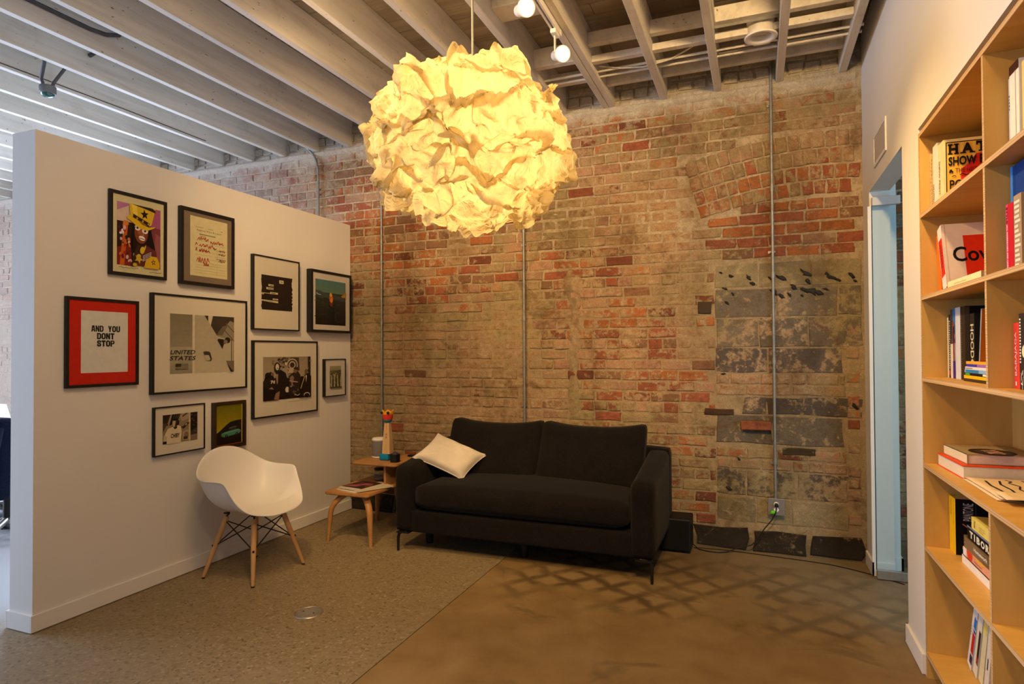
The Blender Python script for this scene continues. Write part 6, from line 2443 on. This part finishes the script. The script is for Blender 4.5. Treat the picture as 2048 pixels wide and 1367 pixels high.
MB().mat(BLACKP).tube([(OX, OY - 0.030, OZ + 0.010), (OX - 0.004, OY - 0.034, OZ - 0.03), (OX - 0.03, OY - 0.02, OZ - 0.09), (OX - 0.08, OY - 0.004, OZ - 0.16), (OX - 0.12, OY, OZ - 0.235), (OX - 0.165, OY, OZ - 0.285), (OX - 0.25, OY - 0.01, 0.035),
                       (OX - 0.33, OY - 0.05, 0.008), (OX - 0.385, OY - 0.075, 0.005), (OX - 0.46, OY - 0.07, 0.005), (OX - 0.52, OY - 0.05, 0.005), (-0.452, OY - 0.02, 0.03)], 0.0038, 8).build('cable', None, t)
t = thing('plug_tag', 'bright green plug tag hanging under the lower socket', 'plug', (OX - 0.02, OY - 0.01, OZ - 0.03))
m = MB().mat(ink(90, 190, 20))
m.bm(rounded(OX - 0.020, OY - 0.020, OZ - 0.034, 0.030, 0.016, 0.022, 0.006, 4), True)
m.box((OX - 0.040, OY - 0.019, OZ - 0.046), (OX - 0.012, OY - 0.013, OZ - 0.036), 0.001)
m.build('tag', None, t)
m = MB().mat(WHITEP)
m.frustum((OX - 0.015, OY - 0.021, OZ - 0.028), (OX - 0.002, OY - 0.006, OZ - 0.022), 0.004, 0.004, 8)
m.build('prong', None, t)
tag(MB().mat(BLACKP).tube([(-0.445, 4.725, 0.004), (-0.27, 4.745, 0.004), (-0.08, 4.735, 0.004), (0.12, 4.715, 0.004), (0.28, 4.70, 0.004), (0.44, 4.675, 0.004), (0.57, 4.62, 0.004), (0.64, 4.58, 0.004), (0.72, 4.53, 0.004), (0.83, 4.44, 0.004)], 0.003, 6).build('cable'),
    'thin black cable along the foot of the brick wall to the glass door', 'cable')

# ------------------------------------------------------------------ floor clean-out cover
t = thing('floor_drain', 'round steel clean-out cover set in the aggregate floor', 'drain cover', (-2.336, 2.80, 0))
m = MB().mat(BRUSHED)
m.lathe([(0.080, 0.0002), (0.079, 0.004), (0.074, 0.0045), (0.073, 0.003)], (-2.336, 2.80, 0), 40)
m.build('ring', None, t)
m = MB().mat(BRUSHED)
m.lathe([(0.072, 0.0004), (0.072, 0.0035), (0.070, 0.004), (0.0, 0.0042)], (-2.336, 2.80, 0), 40)
m.build('lid', None, t)
m = MB().mat(BLACKM)
for dx in (-0.035, 0.035):
    m.frustum((-2.336 + dx, 2.80, 0.0041), (-2.336 + dx, 2.80, 0.0047), 0.005, 0.005, 10)
m.build('screw', None, t)

# ------------------------------------------------------------------ crumpled paper lantern
t = thing('paper_lantern', 'huge crumpled paper pendant lantern glowing warm yellow in mid-room', 'lamp', (LAMP_C.x, LAMP_C.y, ZD))
bm = bmesh.new()
bmesh.ops.create_icosphere(bm, subdivisions=7, radius=1.0)
RX, RZ = 0.393, 0.322
def ridge(v):
    return 1.0 - 2.0 * abs(noise.noise(v))
for w in bm.verts:
    d = w.co.normalized()
    q = Vector((d.x, d.y, d.z * 1.55))
    warp = noise.noise_vector(q * 1.5 + Vector((2.1, 0.3, 5.0)))
    a = q + warp * 0.45
    w2 = noise.noise_vector(q * 3.1 + Vector((7.0, 1.0, 3.0)))
    n1 = ridge(a * 1.55)
    n2 = ridge(a * 2.9 + w2 * 0.4 + Vector((4.0, 8.0, 1.0)))
    n3 = ridge(a * 6.0 + w2 * 0.9)
    n4 = ridge(q * 13.0 + w2 * 2.0)
    n5 = ridge(q * 27.0 + w2 * 3.0)
    r = 1.0 + 0.04 * n1 + 0.070 * n2 + 0.055 * n3 + 0.036 * n4 + 0.017 * n5
    p = Vector((d.x * RX * r, d.y * RX * r, d.z * RZ * r))
    # the sheet is pushed sideways too, so the folds roll over one another
    t1 = noise.noise_vector(a * 2.3 + Vector((1.0, 6.0, 2.0)))
    t2 = noise.noise_vector(a * 4.6 + Vector((9.0, 2.0, 4.0)))
    t3 = noise.noise_vector(q * 9.5 + w2 * 2 + Vector((3.0, 5.0, 8.0)))
    p += Vector((t1.x * 0.070, t1.y * 0.070, t1.z * 0.100)) + Vector((t2.x * 0.036, t2.y * 0.036, t2.z * 0.065)) + t3 * 0.026
    w.co = p + LAMP_C
m = MB().mat(LANTERN)
m.bm(bm, True)
m.build('lamp_shade', None, t)
MB().mat(STEEL).tube([(LAMP_C.x + 0.012, LAMP_C.y, ZD), (LAMP_C.x + 0.012, LAMP_C.y, LAMP_C.z + 0.10)], 0.006, 10).build('rod', None, t)
m = MB().mat(WHITEM)
m.lathe([(0.0, 0.0), (0.02, 0.0), (0.055, 0.02), (0.06, 0.03)], (LAMP_C.x + 0.012, LAMP_C.y, ZD - 0.03), 20)
m.build('canopy', None, t)

# ------------------------------------------------------------------ glimpse of the office past the partition
t = thing('desk', 'pale office desk seen past the left end of the partition', 'desk', (-6.1, 3.6, 0))
m = MB().mat(PINE)
m.box((-7.3, 3.35, 0.70), (-5.75, 4.15, 0.735), 0.004)
m.build('desktop', None, t)
for x in (-7.2, -5.85):
    for y in (3.42, 4.08):
        MB().mat(WHITEM).box((x - 0.02, y - 0.02, 0), (x + 0.02, y + 0.02, 0.70)).build('leg', None, t)
MB().mat(WHITEM).box((-7.18, 3.41, 0.16), (-5.87, 3.43, 0.20)).build('foot_rail', None, t)
t = thing('laptop', 'white laptop lid standing open on the office desk', 'laptop', (-6.55, 3.75, 0.735))
m = MB().mat(WHITEM)
m.box((-6.80, 3.62, 0.735), (-6.42, 3.87, 0.752), 0.003)
m.build('base', None, t)
m = MB().mat(SCREEN)
m.M = Matrix.Translation((-6.61, 3.64, 0.755)) @ Matrix.Rotation(0.28, 4, 'X')
m.box((-0.19, -0.006, 0), (0.19, 0.004, 0.24), 0.002)
m.build('lid', None, t)
t = thing('office_chair', 'office chair draped with a navy jacket behind the partition', 'chair', (-5.58, 3.12, 0))
m = MB().mat(BLACKM)
m.frustum((-5.58, 3.12, 0.10), (-5.58, 3.12, 0.44), 0.03, 0.025, 12)
m.build('column', None, t)
for k in range(5):
    a = 2 * PI * k / 5 + 0.3
    e = Vector((-5.58 + 0.29 * math.cos(a), 3.12 + 0.29 * math.sin(a), 0.065))
    m = MB().mat(BRUSHED)
    m.tube([(-5.58, 3.12, 0.13), e], [0.028, 0.018], 8)
    m.bm(rounded(e.x, e.y, 0.030, 0.05, 0.05, 0.058, 0.02, 3), True)
    m.build('leg', None, t)
m = MB().mat(BLACKP)
m.bm(rounded(-5.58, 3.12, 0.47, 0.48, 0.48, 0.07, 0.03, 5), True)
m.build('seat', None, t)
m = MB().mat(BLACKP)
m.bm(rounded(-5.46, 2.93, 0.72, 0.44, 0.05, 0.42, 0.025, 5), True)
m.box((-5.49, 2.90, 0.44), (-5.43, 2.93, 0.62))
m.build('backrest', None, t)
t = thing('jacket', 'navy jacket hanging over the back of the office chair', 'jacket', (-5.46, 2.90, 0.9))
bm = rounded(-5.46, 2.915, 0.66, 0.52, 0.15, 0.62, 0.06, 14)
for w in bm.verts:
    f = noise.noise((w.co.x * 9, w.co.y * 5, w.co.z * 3.0))
    lowr = max(0, (0.75 - w.co.z))
    w.co.y += 0.05 * f * (0.4 + lowr) - 0.06 * lowr
    w.co.x += 0.03 * noise.noise((w.co.z * 4, w.co.x * 6, 2)) + 0.10 * lowr * (w.co.x + 5.46) 
    w.co.z += 0.07 * noise.noise((w.co.x * 5, 1, 7)) * lowr * 2
m = MB().mat(JACKET)
m.bm(bm, True)
m.build('body', None, t)
m = MB().mat(JACKET)
m.tube([(-5.24, 2.84, 0.90), (-5.20, 2.78, 0.72), (-5.21, 2.76, 0.52), (-5.23, 2.77, 0.40)], [0.06, 0.065, 0.055, 0.045], 12)
m.build('sleeve', None, t)
t = thing('bag', 'dark slouched bag on the office floor under the jacket', 'bag', (-5.62, 3.30, 0))
bm = rounded(-5.86, 3.34, 0.085, 0.50, 0.30, 0.17, 0.07, 10)
for w in bm.verts:
    w.co += noise.noise_vector(w.co * 7) * 0.025
    w.co.z = max(0.002, w.co.z)
m = MB().mat(BLACKP)
m.bm(bm, True)
m.build('body', None, t)
m = MB().mat(BLACKM)
m.tube([(-6.01, 3.27, 0.16), (-5.91, 3.20, 0.22), (-5.79, 3.20, 0.20), (-5.71, 3.26, 0.15)], 0.012, 8)
m.build('strap', None, t)
